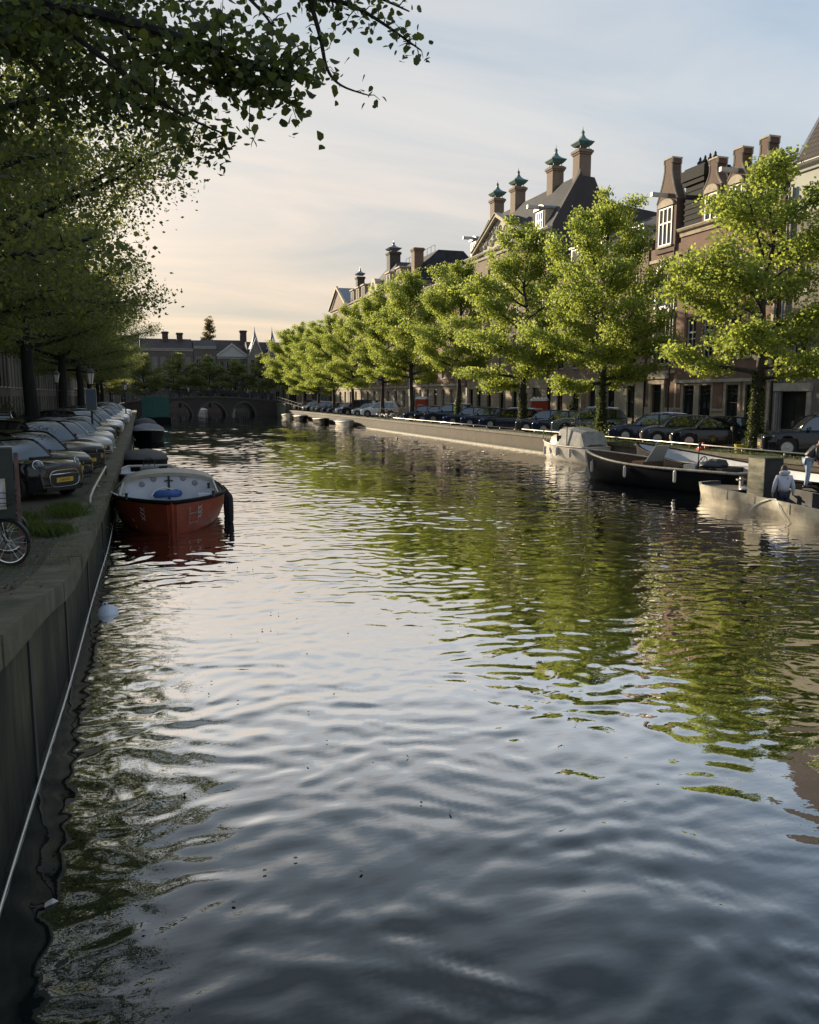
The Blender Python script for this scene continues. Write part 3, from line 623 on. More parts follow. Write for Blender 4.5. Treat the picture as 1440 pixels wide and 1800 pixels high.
M_SAND = brick_mat('sandstone_blocks', (.42, .34, .24), (.36, .29, .21), (.14, .12, .09), bw=1.1, bh=.42, ms=.02, stain=.4, stain_col=(.16, .13, .10))
M_TILE = brick_mat('clay_tiles', (.085, .058, .05), (.06, .045, .042), (.015, .012, .012), bw=.26, bh=.3, ms=.05, stain=.3, bump=1.0)
UF = 35.0
def px(x, y=700): return onx(x, y, UF)[0]
# ---- pediment house with green hatted chimneys
def pediment_house():
    s0, s1, ze = 66.5, 86.0, 18.15; F = Fr('right', UF, (s0 + s1) / 2)
    t = empty('canal_house', F.loc, 0, 'grand brown house with carved triangular pediment and four green hatted chimneys', 'house', 'houses along the right quay')
    gx = [(932, 956), (898, 911), (876, 887), (854, 865), (837, 846), (825, 831)]
    cx = [(px(b) + px(a)) / 2 for a, b in gx]; holes = []; W_ = []
    for i, c in enumerate(cx):
        w = 1.9 if i == 0 else 1.15
        holes.append((c - w / 2, c + w / 2, 1.3, 4.25 if i else 4.3)); W_.append(('g', holes[-1]))
        for z0, z1 in ((6.2, 9.4), (10.4, 13.2), (14.1, 16.4)):
            ww = 1.5 if i == 0 else 1.25; holes.append((c - ww / 2, c + ww / 2, z0, z1)); W_.append(('w', holes[-1]))
    lo = [h for h in holes if h[3] < 5.4]; hi = [h for h in holes if h[2] > 5.4]
    mb = MB(); holes_wall(mb, s0, s1, ZQ - .1, 5.45, lo, .35); mb.map(F.w).build('stone_ground_floor', M_SAND, t, fix=False)
    mb = MB(); holes_wall(mb, s0, s1, 5.45, ze, hi, .3)
    rg = (3.0, 22.9)   # ridge (depth, z)
    sd_ = [(-0, ZQ - .1), (0, ze), (-rg[0] + .6, rg[1] - .3), (-3.95, 22.5), (-4.9, 20.6), (-14, 19.6), (-14, ZQ - .1)]
    mb.add([(s1, a, b) for a, b in sd_], [tuple(range(7))]); mb.quad((s0, -14, ZQ), (s1, -14, ZQ), (s1, -14, 19.6), (s0, -14, 19.6)); mb.map(F.w).build('wall', M_BRB, t, fix=False)
    mb = MB(); mb.prism([(s0, a, b) for a, b in sd_], (.38, 0, 0))
    mb.prism([(s0 - .03, .08, ze - .5), (s0 - .03, .08, ze + .25), (s0 - .03, -rg[0] + .5, rg[1] - .1), (s0 - .03, -rg[0] + .5, rg[1] + .2), (s0 - .03, -rg[0] - .7, rg[1] + .2), (s0 - .03, -rg[0] - .7, rg[1] - 1.2), (s0 - .03, -5.1, 20.7), (s0 - .03, -5.1, 20.4)][:4][::1] + [(s0 - .03, -rg[0], rg[1] - .9), (s0 - .03, -.3, ze - .5)], (.45, 0, 0))
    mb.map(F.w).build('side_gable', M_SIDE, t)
    mb = MB(); mb.prism([(s0 + .4, .1, ze + .02), (s0 + .4, -rg[0], rg[1]), (s0 + .4, -5, 20.7), (s0 + .4, -8, 19.7), (s0 + .4, -14, 19.7), (s0 + .4, -14, ze)], (s1 - s0 - 1.9, 0, 0)); mb.map(F.w).build('roof', M_SLATE, t)
    mb = MB(); mb.add([(s1 - 1.5, .1, ze + .02), (s1 - 1.5, -rg[0], rg[1]), (s1 - 1.5, -8, 19.7), (s1 + .1, .1, ze + .02), (s1 + .1, -8, ze)], [(0, 3, 1), (3, 4, 1), (1, 4, 2)]); mb.map(F.w).build('hip', M_SLATE, t)
    cornice(t, F, s0, s1, ze + .02, M_STONE, .55, .6); cornice(t, F, s0, s1, 5.7, M_SAND, .28, .5, 'string_course')
    # pediment
    a, b, zt = 71.6, 83.8, 21.3; m = (a + b) / 2
    mb = MB(); mb.prism([(a + .3, .1, ze + .1), (b - .3, .1, ze + .1), (m, .1, zt - .25)], (0, -1.2, 0)); p = mb.map(F.w).build('pediment', M_STONE, t)
    mb = MB()
    for x0, x1 in ((a, m), (b, m)):
        dx = (x1 - x0); L_ = math.hypot(dx, zt - ze); mb.prism([(x0, .12, ze + .03), (x1, .12, zt - .2), (x1, .12, zt + .15), (x0, .12, ze + .38)], (0, .42, 0))
        mb.prism([(x0, -.05, ze + .36), (x1, -.05, zt + .12), (x1, -.05, zt + .2), (x0, -.05, ze + .45)], (0, .7, 0))
    mb.map(F.w).build('raking_cornice', M_CREAM, p)
    mb = MB(); r = random.Random(3)
    for i in range(60):
        x = r.uniform(a + 1.5, b - 1.5); z = r.uniform(ze + .35, ze + .3 + (zt - ze - .9) * (1 - abs(x - m) / (b - m))); w = r.uniform(.1, .35)
        mb.lathe([(w, 0), (w * .8, .1), (w * .3, .18)], n=6, axis='Y'); k = len(mb.v) - 18
        for j in range(k, len(mb.v)): q = mb.v[j]; mb.v[j] = (q[0] + x, q[1] + .1, q[2] * 1.0 + z)
    mb.map(F.w).build('relief_carving', M_STONE, p)
    # roof behind the pediment
    mb = MB(); mb.add([(a, 0, ze + .3), (b, 0, ze + .3), (m, 0, zt), (m, -2.6, zt + .1)], [(0, 2, 3), (1, 3, 2)]); mb.map(F.w).build('pediment_roof', M_SLATE, t)
    for c in (69.3, 84.7):   # dormers with hoist beams
        mb = MB(); w = .95
        mb.box(c - w, c + w, -1.9, -.15, ze, ze + 1.9); o = mb.map(F.w).build('dormer', M_CREAM, t)
        mb = MB(); mb.prism([(c - w - .1, .02, ze + 1.9)] + [(c + (w + .1) * math.sin(k), .02, ze + 1.9 + .42 * math.cos(k)) for k in np.linspace(-1.57, 1.57, 9)] + [(c + w + .1, .02, ze + 1.9)], (0, -2.6, 0)); mb.map(F.w).build('dormer_roof', M_LEAD, o)
        F2 = Fr('right', UF + .03, (s0 + s1) / 2); mb = MB()
        for x in (c - .62, c - .2, c + .2, c + .62): mb.box(x - .04, x + .04, -.14, -.07, ze + .3, ze + 1.7)
        for z in (ze + .3, ze + 1.0, ze + 1.7): mb.box(c - .62, c + .62, -.13, -.075, z - .04, z + .04)
        f = mb.map(F.w).build('window', M_WHITE, o); mb = MB(); mb.quad((c - .6, -.12, ze + .3), (c + .6, -.12, ze + .3), (c + .6, -.12, ze + 1.7), (c - .6, -.12, ze + 1.7)); mb.map(F.w).build('pane', M_GLASS, f)
        mb = MB(); mb.box(c - .13, c + .13, -.3, 1.15, ze + 1.98, ze + 2.26); mb.map(F.w).build('hoist_beam', M_WHITE, o)
    for s in (67.3, 72.2, 80.2, 85.4): chimney(t, F, s, -3.1, 21.6, 24.9 if s < 70 else 24.7, 1.15, M_BRB, (M_COPPER, .88))
    for k, h in W_:
        if k == 'w': window(t, F, *h, nc=4 if h[1] - h[0] > 1.3 else 3, nr=5, dep=.16)
        elif h[1] - h[0] > 1.5: door(t, F, *h, light=0)
        else: window(t, F, *h, nc=2, nr=1, fm=M_DOOR, sill=False, dep=.22)
    mb = MB(); mb.tube([(s0 + .5, .1, 6), (s0 + .5, .1, ze - .6)], .07, 8); mb.map(F.w).build('downpipe', M_IRON, t)
    for c in (cx[3] - 1.1, cx[2] - 1.1): wall_lantern(t, F, c, 4.2)
def wall_lantern(par, F, s, z):
    mb = MB(); mb.tube([(s, 0, z + .3), (s, .3, z + .45), (s, .55, z + .3)], .025, 6)
    o = mb.map(F.w).build('lantern', M_IRON, par)
    mb = MB(); mb.lathe([(.10, -.35), (.19, .05)], n=6); mb.map(lambda p: F.w((p[0] + s, p[1] + .55, p[2] + z))).build('glass', mat('lantern_glass', (.55, .52, .45), .15), o)
    mb = MB(); mb.lathe([(.24, .05), (.12, .2), (.04, .24), (.04, .32), (0, .36)], n=6); mb.map(lambda p: F.w((p[0] + s, p[1] + .55, p[2] + z))).build('lid', M_IRON, o)
pediment_house()
# ---- red brick house with stepped dormer gables and the big chimney stack
def gable_dormer(par, F, c, w, z0, zw, zt, beam, m):
    mb = MB(); n = .37 * min(1, w); pf = [(-w, z0), (-w, zw + .35)]
    for k in np.linspace(0, 1, 6): pf.append((-w + (w - n) * (1 - (1 - k) ** 1.35), zw + .35 + (zt - .75 - zw - .35) * k ** 1.05))
    pf += [(-n, zt - .35), (-n - .07, zt - .3), (-n - .07, zt), ]
    pf = pf + [(-a, b) for a, b in pf[::-1]]
    mb.prism([(c + a, .12, b) for a, b in pf], (0, -.75, 0)); mb.box(c - w + .06, c + w - .06, -2.6, -.63, z0, zw + .2)
    o = mb.map(F.w).build('dormer_gable', m, par)
    mb = MB()
    for s in (-1, 1):
        q = [(c + s * abs(a), b) for a, b in pf[:len(pf) // 2]]
        mb.tube([(a, .1, b + .02) for a, b in q[1:]], .07, 5); mb.tube([(a, -.61, b + .02) for a, b in q[1:]], .05, 5)
    mb.box(c - n - .1, c + n + .1, -.67, .16, zt + .002, zt + .1); mb.map(F.w).build('gable_coping', M_CREAM, o)
    mb = MB(); mb.prism([(c - w, -.3, zw + .2), (c, -.3, zw + 1.0), (c + w, -.3, zw + .2)], (0, -3.2, 0)); mb.map(F.w).build('dormer_roof', M_SLATE, o)
    a, b = c - w * .62, c + w * .62
    mb = MB(); nc = 3 if w > 1 else 2
    for i in range(nc + 1): x = a + (b - a) * i / nc; mb.box(x - .045, x + .045, .123, .18, z0 + .5, zw - .1)
    for z in (z0 + .5, z0 + .5 + (zw - z0 - .6) * .6, zw - .1): mb.box(a - .045, b + .045, .123, .17, z - .045, z + .045)
    f = mb.map(F.w).build('window', M_WHITE, o); mb = MB(); mb.quad((a, .126, z0 + .5), (b, .126, z0 + .5), (b, .126, zw - .1), (a, .126, zw - .1)); mb.map(F.w).build('pane', M_GLASS, f)
    mb = MB(); mb.box(a - .1, b + .1, .123, .24, z0 + .33, z0 + .45); mb.map(F.w).build('window_sill', M_CREAM, o)
    mb = MB(); mb.prism([(c + (w * .8) * math.cos(k), .125, zw + .02 + .5 * math.sin(k)) for k in np.linspace(0, math.pi, 9)], (0, .12, 0)); mb.map(F.w).build('window_hood', M_CREAM, o)
    if beam: mb = MB(); mb.box(c - .11, c + .11, .1, 1.35, zw + .62, zw + .88); mb.map(F.w).build('hoist_beam', M_WHITE, o)
M_GAB = brick_mat('gable_brick', (.16, .085, .058), (.12, .065, .046), (.13, .10, .08), stain=.5)
def brick_house():
    s0, s1, ze = 38.95, 51.7, 14.5; F = Fr('right', UF, 45); Fw = Fr('right', UF - .35, 45)
    t = empty('canal_house', F.loc, 0, 'red brick house with narrow gabled dormers, dark chimney stack and pale ground floor', 'house', 'houses along the right quay')
    sw = 48.35; holes = []; G = []
    for a, b in ((1200, 1219), (1228, 1249), (1275, 1297), (1309, 1326)):
        h = (px(b), px(a), 2.05, 4.25); G.append(h); c = (h[0] + h[1]) / 2
        for z0, z1 in ((5.9, 8.7), (9.7, 12.3)): holes.append((c - .5, c + .5, z0, z1))
    mb = MB(); holes_wall(mb, s0, sw, ZQ - .1, 5.0, G, .3); mb.map(F.w).build('stone_ground_floor', M_CREAM, t, fix=False)
    mb = MB()                                              # brick panels and band between the stone surrounds
    mb.box(s0, sw, .002, .06, 4.62, 5.0)
    cs = sorted((h[0], h[1]) for h in G); prev = s0
    for a, b in cs + [(sw, sw)]:
        if a - prev > .55: mb.box(prev + .24, a - .24, .002, .05, 2.75, 4.5)
        prev = b
    mb.map(F.w).build('brick_panel', M_BRR, t)
    mb = MB(); mb.box(s0 + .01, sw - .01, .003, .14, 4.42, 4.62); prev = s0
    for a, b in cs + [(sw, sw)]:
        if a - prev > .55: mb.box(prev + .2, a - .2, .003, .12, 2.6, 2.75)
        prev = b
    mb.map(F.w).build('stone_band', M_STONE, t)
    mb = MB(); holes_wall(mb, s0, sw, 5.0, ze, holes, .25)
    mb.quad((s0, 0, ZQ), (s0, -12, ZQ), (s0, -12, ze), (s0, 0, ze)); mb.quad((s1, 0, ZQ), (s1, -12, ZQ), (s1, -12, ze), (s1, 0, ze))
    mb.map(F.w).build('wall', M_BRR, t, fix=False)
    # projecting wing with the door
    D = (px(1165), px(1147), 1.25, 4.35); wc = 49.85
    H = [(wc - .95, wc + .95, 5.75, 8.95), (wc - .95, wc + .95, 9.5, 11.9)]
    mb = MB(); holes_wall(mb, sw, s1, ZQ - .1, 13.7, [D] + H, .25); mb.quad((sw, 0, ZQ - .1), (sw, -.36, ZQ - .1), (sw, -.36, 13.7), (sw, 0, 13.7)); mb.quad((s1, 0, ZQ - .1), (s1, -.36, ZQ - .1), (s1, -.36, 13.7), (s1, 0, 13.7)); mb.quad((sw, 0, 13.7), (s1, 0, 13.7), (s1, -.36, 13.7), (sw, -.36, 13.7))
    mb.map(Fw.w).build('bay_wall', M_BRR, t, fix=False)
    part_box(t, Fw, 'stone_plinth', M_CREAM, (sw + .002, D[0] - .3, .002, .09, ZQ, 2.75)); part_box(t, Fw, 'stone_plinth', M_CREAM, (D[1] + .3, s1 - .002, .002, .09, ZQ, 2.75))
    mb = MB(); a, b = D[0], D[1]
    mb.box(a - .28, a - .01, .002, .16, ZQ, 4.35); mb.box(b + .01, b + .28, .002, .16, ZQ, 4.35); mb.box(a - .35, b + .35, .002, .2, 4.37, 4.72)
    m = (a + b) / 2; mb.prism([(m + (1.25) * math.cos(k), .002, 4.74 + .55 * math.sin(k)) for k in np.linspace(0, math.pi, 11)], (0, .34, 0)); mb.map(Fw.w).build('door_surround', M_CREAM, t)
    door(t, Fw, *D)
    for z0, z1 in ((5.75, 8.95), (9.5, 11.9)):
        mb = MB(); w = 1.15
        arch = [(wc + w * math.cos(k) * (1 if abs(math.cos(k)) > .6 else 1), z1 + .05 + .75 * max(0, math.sin(k)) ** 1.6) for k in np.linspace(0, math.pi, 17)]
        inn = [(wc + (a_ - wc) * .84, b_ - .22) for a_, b_ in arch]
        for i in range(16): mb.prism([(arch[i][0], .002, arch[i][1]), (arch[i + 1][0], .002, arch[i + 1][1]), (inn[i + 1][0], .002, inn[i + 1][1]), (inn[i][0], .002, inn[i][1])], (0, .16, 0))
        mb.box(wc - 1.15, wc - .96, .002, .10, z0 - .1, z1); mb.box(wc + .96, wc + 1.15, .002, .10, z0 - .1, z1); mb.map(Fw.w).build('window_surround', M_WHITE, t)
        window(t, Fw, wc - .95, wc + .95, z0, z1, nc=4, nr=3, transom=z0 + (z1 - z0) * .62)
    mb = MB(); mb.prism([(wc - .45, -.02, 9.7), (wc + .05, .22, 9.7), (wc + .05, .22, 11.0), (wc - .45, -.02, 11.0)], (0, .03, 0)); mb.map(Fw.w).build('open_casement', M_WHITE, t)
    part_box(t, Fw, 'string_course', M_CREAM, (sw, s1, .003, .12, 12.75, 12.95), (sw, s1, .003, .12, 5.1, 5.3))
    cornice(t, F, s0, sw, ze + .02, M_CREAM, .4, .5)
    mb = MB(); mb.prism([(s0, .1, ze), (s0, -3.6, 18.1), (s0, -12, 18.1), (s0, -12, ze)], (s1 - s0, 0, 0)); mb.map(F.w).build('roof', M_TILE, t)
    gable_dormer(t, Fw, 49.95, 1.12, 13.3, 16.3, 19.4, True, M_GAB)
    gable_dormer(t, F, 45.25, .85, 14.1, 16.2, 18.2, False, M_GAB); gable_dormer(t, F, 43.0, .85, 14.1, 16.2, 18.2, True, M_GAB); gable_dormer(t, F, 40.8, .8, 14.1, 16.2, 18.2, False, M_GAB)
    mb = MB(); mb.box(46.35, 48.2, -1.9, -.1, ze - .3, 17.2)
    for i in range(6): mb.box(46.35 - .05, 48.25, -1.95, -.05, 15.0 + i * .36, 15.12 + i * .36)
    mb.box(46.2, 48.35, -2.05, .05, 17.2, 17.5); mb.box(46.1, 48.45, -2.15, .15, 17.5, 18.15); mb.box(46.25, 48.3, -2.0, 0, 18.15, 18.3)
    o = mb.map(F.w).build('chimney', mat('shaded_brick', (.013, .012, .012), .9, noise=.5, scale=4), t)  # stack darkened throughout, its shade put into the brick colour
    for s in (46.55, 47.05, 47.55, 48.05):
        mb = MB(); mb.lathe([(.13, 0), (.15, .3), (.11, .34), (.2, .42), (.2, .48), (.08, .62), (.09, .72), (.02, .85)], (0, 0, 0), 10); mb.map(lambda p: F.w((p[0] + s, p[1] - 1, p[2] + 18.3))).build('chimney_pot', M_IRON, o, smooth=True)
    for h in G: window(t, F, *h, nc=2, nr=1, fm=M_DOOR, sill=False, bars=True, transom=3.7, dep=.14)
    for h in holes: window(t, F, *h, nc=2, nr=2, transom=h[2] + (h[3] - h[2]) * .65)
    mb = MB(); mb.tube([(sw + .06, .42, ZQ), (sw + .06, .42, 13.4)], .06, 8); mb.tube([(s0 + .1, .09, ZQ), (s0 + .1, .09, 14.0)], .06, 8); mb.map(F.w).build('downpipe', M_IRON, t)
    mb = MB(); 
    mb.box(s0 + .25, s0 + .45, .003, .16, ZQ, ze - .5); mb.map(F.w).build('corner_pilaster', M_CREAM, t)
brick_house()
def plain_house(kind, pos, s0, s1, ze, m, label, floors, nb, ground=None, roof=('gable', 3.0), ww=1.05, ground_m=None, fm=None, group=None, dep=12, doors=(0,), nc=2, nr=3, ch=(), chm=None, dorm=0, roofm=None, corn=None, gbars=False, cap=None):
    F = Fr(kind, pos, (s0 + s1) / 2); t = empty('canal_house', F.loc, 0, label, 'house', group); holes = []; items = []
    bb = bays(s0 + .25, s1 - .25, nb, ww)
    for i, (a, b) in enumerate(bb):
        if ground:
            z0, z1 = ground; h = (a, b, ZQ + .12 if i in doors else z0, z1); holes.append(h); items.append(('d' if i in doors else 'g', h))
        for z0, z1 in floors: h = (a, b, z0, z1); holes.append(h); items.append(('w', h))
    split = (ground[1] + .5) if ground and ground_m else None
    if split:
        mb = MB(); holes_wall(mb, s0, s1, ZQ - .1, split, [h for h in holes if h[3] < split], .25); mb.map(F.w).build('stone_ground_floor', ground_m, t, fix=False)
        part_box(t, F, 'string_course', M_STONE, (s0 + .01, s1 - .01, .003, .14, split - .1, split + .12))
        shell(t, F, s0, s1, split, ze, [h for h in holes if h[2] > split], m, dep)
    else: shell(t, F, s0, s1, ZQ - .1, ze, holes, m, dep)
    cornice(t, F, s0 + .01, s1 - .01, ze + .02, corn or M_WHITE, .42, .5)
    rk, rh = roof[:2]; rm = roofm or M_SLATE; mb = MB(); mid = (s0 + s1) / 2
    if rk == 'gable': mb.prism([(s0 + .02, .2, ze + .03), (s0 + .02, -dep * .35, ze + rh), (s0 + .02, -dep * .65, ze + rh), (s0 + .02, -dep, ze + .03)], (s1 - s0 - .04, 0, 0))
    elif rk == 'hip':
        i = min(rh, (s1 - s0) * .3); mb.add([(s0, .2, ze + .03), (s1, .2, ze + .03), (s1, -dep, ze + .03), (s0, -dep, ze + .03), (s0 + i, -dep * .4, ze + rh), (s1 - i, -dep * .4, ze + rh), (s1 - i, -dep * .6, ze + rh), (s0 + i, -dep * .6, ze + rh)], [(0, 1, 5, 4), (1, 2, 6, 5), (2, 3, 7, 6), (3, 0, 4, 7), (4, 5, 6, 7), (0, 3, 2, 1)])
    elif rk == 'front':      # ridge runs back from the street
        mb.prism([(s0 + .02, -.1, ze + .03), (s1 - .02, -.1, ze + .03), (mid, -.1, ze + rh)], (0, -dep, 0))
    elif rk == 'flat': mb.box(s0 + .3, s1 - .3, -dep + .3, -1.5, ze, ze + rh)
    mb.map(F.w).build('roof', rm, t)
    if rk == 'front' and len(roof) > 2:
        mb = MB(); mb.prism([(s0, .06, ze + .03), (s1, .06, ze + .03), (mid, .06, ze + rh + .3)], (0, -.3, 0)); g = mb.map(F.w).build('gable', roof[2], t)
        mb = MB()
        for x0 in (s0 - .1, s1 + .1): mb.prism([(x0, .07, ze), (mid, .07, ze + rh + .25), (mid, .07, ze + rh + .6), (x0, .07, ze + .3)], (0, .25, 0))
        mb.map(F.w).build('gable_coping', M_WHITE, g)
    for i in range(dorm):
        c = s0 + (s1 - s0) * (i + .5) / dorm; mb = MB(); mb.box(c - .6, c + .6, -2.6, -.7, ze, ze + 1.55); mb.box(c - .75, c + .75, -2.7, -.55, ze + 1.55, ze + 1.7); o = mb.map(F.w).build('dormer', M_WHITE, t)
        mb = MB(); mb.quad((c - .45, -.694, ze + .35), (c + .45, -.694, ze + .35), (c + .45, -.694, ze + 1.4), (c - .45, -.694, ze + 1.4)); mb.map(F.w).build('pane', M_GLASS, o)
    for c in ch: chimney(t, F, c[0], -dep * .45 if len(c) < 4 else c[3], ze + .5, c[1], c[2], chm or M_BRD, cap)
    for k, h in items:
        if k == 'd': door(t, F, *h, light=.6)
        elif k == 'g': window(t, F, *h, nc=nc, nr=2, fm=fm, sill=False, bars=gbars)
        else: window(t, F, *h, nc=nc, nr=nr, fm=fm)
    return t, F
GR = 'houses along the right quay'
t, F = plain_house('right', UF, 52.0, 66.2, 14.3, M_BRB, 'plain brown brick house between the pediment house and the red gabled one', [(5.9, 8.9), (9.8, 12.4)], 5, ground=(1.9, 4.3), roof=('gable', 3.2), ground_m=M_CREAM, fm=M_DOOR, group=GR, doors=(2,), dorm=3, corn=M_CREAM, nr=2)
mb = MB(); mb.box(59.1 - 1.5, 59.1 + 1.5, .003, .5, 4.55, 4.8); mb.box(59.1 - 1.35, 59.1 - 1.1, .003, .4, ZQ, 4.55); mb.box(59.1 + 1.1, 59.1 + 1.35, .003, .4, ZQ, 4.55); mb.map(F.w).build('porch', M_CREAM, t)
wall_lantern(t, F, 61.6, 4.0); wall_lantern(t, F, 56.6, 4.0)
def right_end_house():
    s0, s1, ze = 24, 38.7, 16.0; F = Fr('right', UF, 32); t = empty('canal_house', F.loc, 0, 'rough grey brick house at the right edge with black garage door and steep tiled roof', 'house', GR)
    gd = (px(1420), px(1371), ZQ + .02, 3.78); w = (px(1411), px(1386), 5.0, 8.0); wins = [w, (w[0], w[1], 9.3, 12), (29, 30.4, 5, 8), (32, 33.4, 5, 8), (32, 33.4, 9.3, 12), (29, 30.4, 9.3, 12)]
    mb = MB(); holes_wall(mb, s0, s1, ZQ - .1, 13.3, [gd] + wins, .3); mb.quad((s1, 0, ZQ), (s1, -12, ZQ), (s1, -12, ze), (s1, 0, ze)); mb.map(F.w).build('wall', M_BRG, t, fix=False)
    mb = MB(); mb.box(s0, s1 - .01, -3, .0, 13.3, ze); mb.map(F.w).build('rendered_attic', mat('cream_render', (.40, .40, .34), .7, noise=.2, scale=1), t)
    cornice(t, F, s0, s1 - .01, 13.4, M_STONE, .25, .3, 'string_course'); cornice(t, F, s0, s1 + .1, ze + .02, M_WHITE, .5, .4)
    mb = MB(); mb.prism([(s0, .35, ze + .02), (s0, -3.6, 22.5), (s0, -8, 22.5), (s0, -12, ze)], (38.1 - s0, 0, 0)); mb.map(F.w).build('roof', M_TILE, t)
    mb = MB(); mb.prism([(38.1, .35, ze + .02), (38.1, -3.7, 22.7), (38.1, -4.4, 22.7), (38.1, -.5, ze + .02)], (.25, 0, 0)); mb.map(F.w).build('roof_edge', M_LEAD, t)
    mb = MB(); mb.prism([(38.36, .1, ze + .02), (38.36, -2.2, 18.6), (38.36, -12, 18.6), (38.36, -12, ze)], (.3, 0, 0)); mb.map(F.w).build('low_roof', M_TILE, t)
    mb = MB(); a, b, c, d = gd; mb.box(a, b, -.26, -.2, c, d)
    for i in range(2):
        for z0, z1 in ((.1, .9), (1.1, 1.6), (1.8, 2.4)): x = a + (b - a) * (.06 + .48 * i); mb.box(x, x + (b - a) * .4, -.22, -.17, c + z0, c + z1)
    mb.map(F.w).build('garage_door', M_BLACK, t)
    part_box(t, F, 'door_surround', M_STONE, (a - .35, b + .35, .003, .2, d + .05, d + .5), (b + .02, b + .3, .003, .12, ZQ, d + .04), (a - .3, a - .02, .003, .12, ZQ, d + .04))
    for h in wins: window(t, F, *h, nc=2, nr=2, fw=.11, fm=mat('dull_paint', (.35, .34, .32), .5))
    mb = MB(); mb.tube([(s1 - .1, .1, ZQ), (s1 - .1, .1, 15)], .06, 8); mb.tube([(s1 - .35, .1, ZQ), (s1 - .35, .1, 15)], .05, 8); mb.map(F.w).build('downpipe', M_LEAD, t)
right_end_house()
plain_house('right', UF, 86.3, 106.3, 16.0, M_BRR, 'red brick house with a flat dark rooftop storey, behind the fourth and fifth trees on the right', [(5.6, 8.4), (9.4, 12.0), (12.9, 15.0)], 7, ground=(1.9, 4.3), roof=('gable', 3.6), ground_m=M_SAND, group=GR, doors=(3,), corn=M_CREAM, roofm=M_SLATE, dorm=3)
t0 = [o for o in C.objects if o.get('label', '').startswith('red brick house with a flat')][0]; t0['label'] = 'red brick house with dark roof and balustrade behind the fourth and fifth right trees'
F0 = Fr('right', UF, (86.3 + 106.3) / 2); mb = MB(); mb.box(90, 93, -7, -4.5, 19, 20.9); mb.map(F0.w).build('roof_box', M_LEAD, t0)
mb = MB()
for x in np.arange(87, 106, .9): mb.box(x, x + .12, .1, .2, 16.03, 16.8)
mb.box(86.5, 106.1, .06, .24, 16.8, 16.9); mb.map(F0.w).build('balustrade', M_CREAM, t0)
def long_house():
    s0, s1, ze = 106.8, 152.5, 18.9
    t, F = plain_house('right', UF, s0, s1, ze, M_BRB, 'long brown house with triangular end gable, farthest tall roof on the right bank', [(5.6, 8.4), (9.4, 12.4), (13.4, 16.4)], 12, ground=(1.9, 4.2), roof=('gable', 4.0), ground_m=M_SAND, group=GR, doors=(5, 10), corn=M_CREAM, ch=((145.5, 24.4, 1.3, -3.6), (124.0, 25.2, 1.7, -3.2)), cap=(M_LEAD, .8), ww=1.3)
    a, b = 140.5, 152.4; m = (a + b) / 2; mb = MB(); mb.prism([(a, .25, ze + .04), (b, .25, ze + .04), (m, .25, ze + 3.4)], (0, -1.5, 0)); p = mb.map(F.w).build('pediment', M_BRB, t)
    mb = MB()
    for x0 in (a - .4, b + .4): mb.prism([(x0, .26, ze + .02), (m, .26, ze + 3.4), (m, .26, ze + 3.85), (x0, .26, ze + .42)], (0, .4, 0))
    mb.map(F.w).build('raking_cornice', M_CREAM, p)
    mb = MB(); mb.prism([(a, .1, ze + .3), (b, .1, ze + .3), (m, .1, ze + 3.6)], (0, -6, 0)); mb.map(F.w).build('pediment_roof', M_LEAD, t)
    for c in (112, 117, 131, 134.5, 138):
        mb = MB(); mb.box(c - .9, c + .9, -2.4, -.2, ze, ze + 2.1); mb.box(c - 1.1, c + 1.1, -2.6, 0, ze + 2.1, ze + 2.3); o = mb.map(F.w).build('dormer', M_CREAM, t); mb = MB(); mb.quad((c - .6, -.194, ze + .4), (c + .6, -.194, ze + .4), (c + .6, -.194, ze + 1.9), (c - .6, -.194, ze + 1.9)); mb.map(F.w).build('pane', M_GLASS, o)
    mb = MB(); c = 124; mb.prism([(c - 2.4, .1, ze), (c - 2.4, .1, ze + 1.2)] + [(c + 1.3 * math.cos(k), .1, ze + 1.3 + 1.0 * math.sin(k)) for k in np.linspace(math.pi, 0, 9)] + [(c + 2.4, .1, ze + 1.2), (c + 2.4, .1, ze)], (0, -1, 0)); o = mb.map(F.w).build('attic_gable', M_CREAM, t)
    mb = MB(); mb.lathe([(.55, 0), (.55, .03)], n=14, axis='Y'); mb.map(lambda p: F.w((p[0] + c, p[1] + .1, p[2] + ze + 1.2))).build('pane', M_GLASS, o)
    mb = MB(); mb.add([(116, .1, ze + .1), (131, .1, ze + .1), (131, -9, ze + .1), (116, -9, ze + .1), (122, -3.2, ze + 4.6), (126, -3.2, ze + 4.6), (126, -6, ze + 4.6), (122, -6, ze + 4.6)], [(0, 1, 5, 4), (1, 2, 6, 5), (2, 3, 7, 6), (3, 0, 4, 7), (4, 5, 6, 7)]); mb.map(F.w).build('hipped_roof', M_SLATE, t)
    chimney(t, F, 107.9, -1.6, 17, 23.1, 1.3, M_BRR)
    mb = MB()
    for x in np.arange(109, 122, 1.6): mb.tube([(x, -4.5, ze + 3.9), (x, -4.5, ze + 5.0)], .03, 4)
    mb.tube([(109, -4.5, ze + 5.0), (121.8, -4.5, ze + 5.0)], .03, 4); mb.map(F.w).build('roof_railing', M_IRON, t)
long_house()
plain_house('right', UF, 153, 172, 12.5, M_BRD, 'low dark house at the far right corner behind the last trees', [(5.6, 8.0), (9, 11)], 6, ground=(1.9, 4.2), group=GR, roof=('gable', 2))
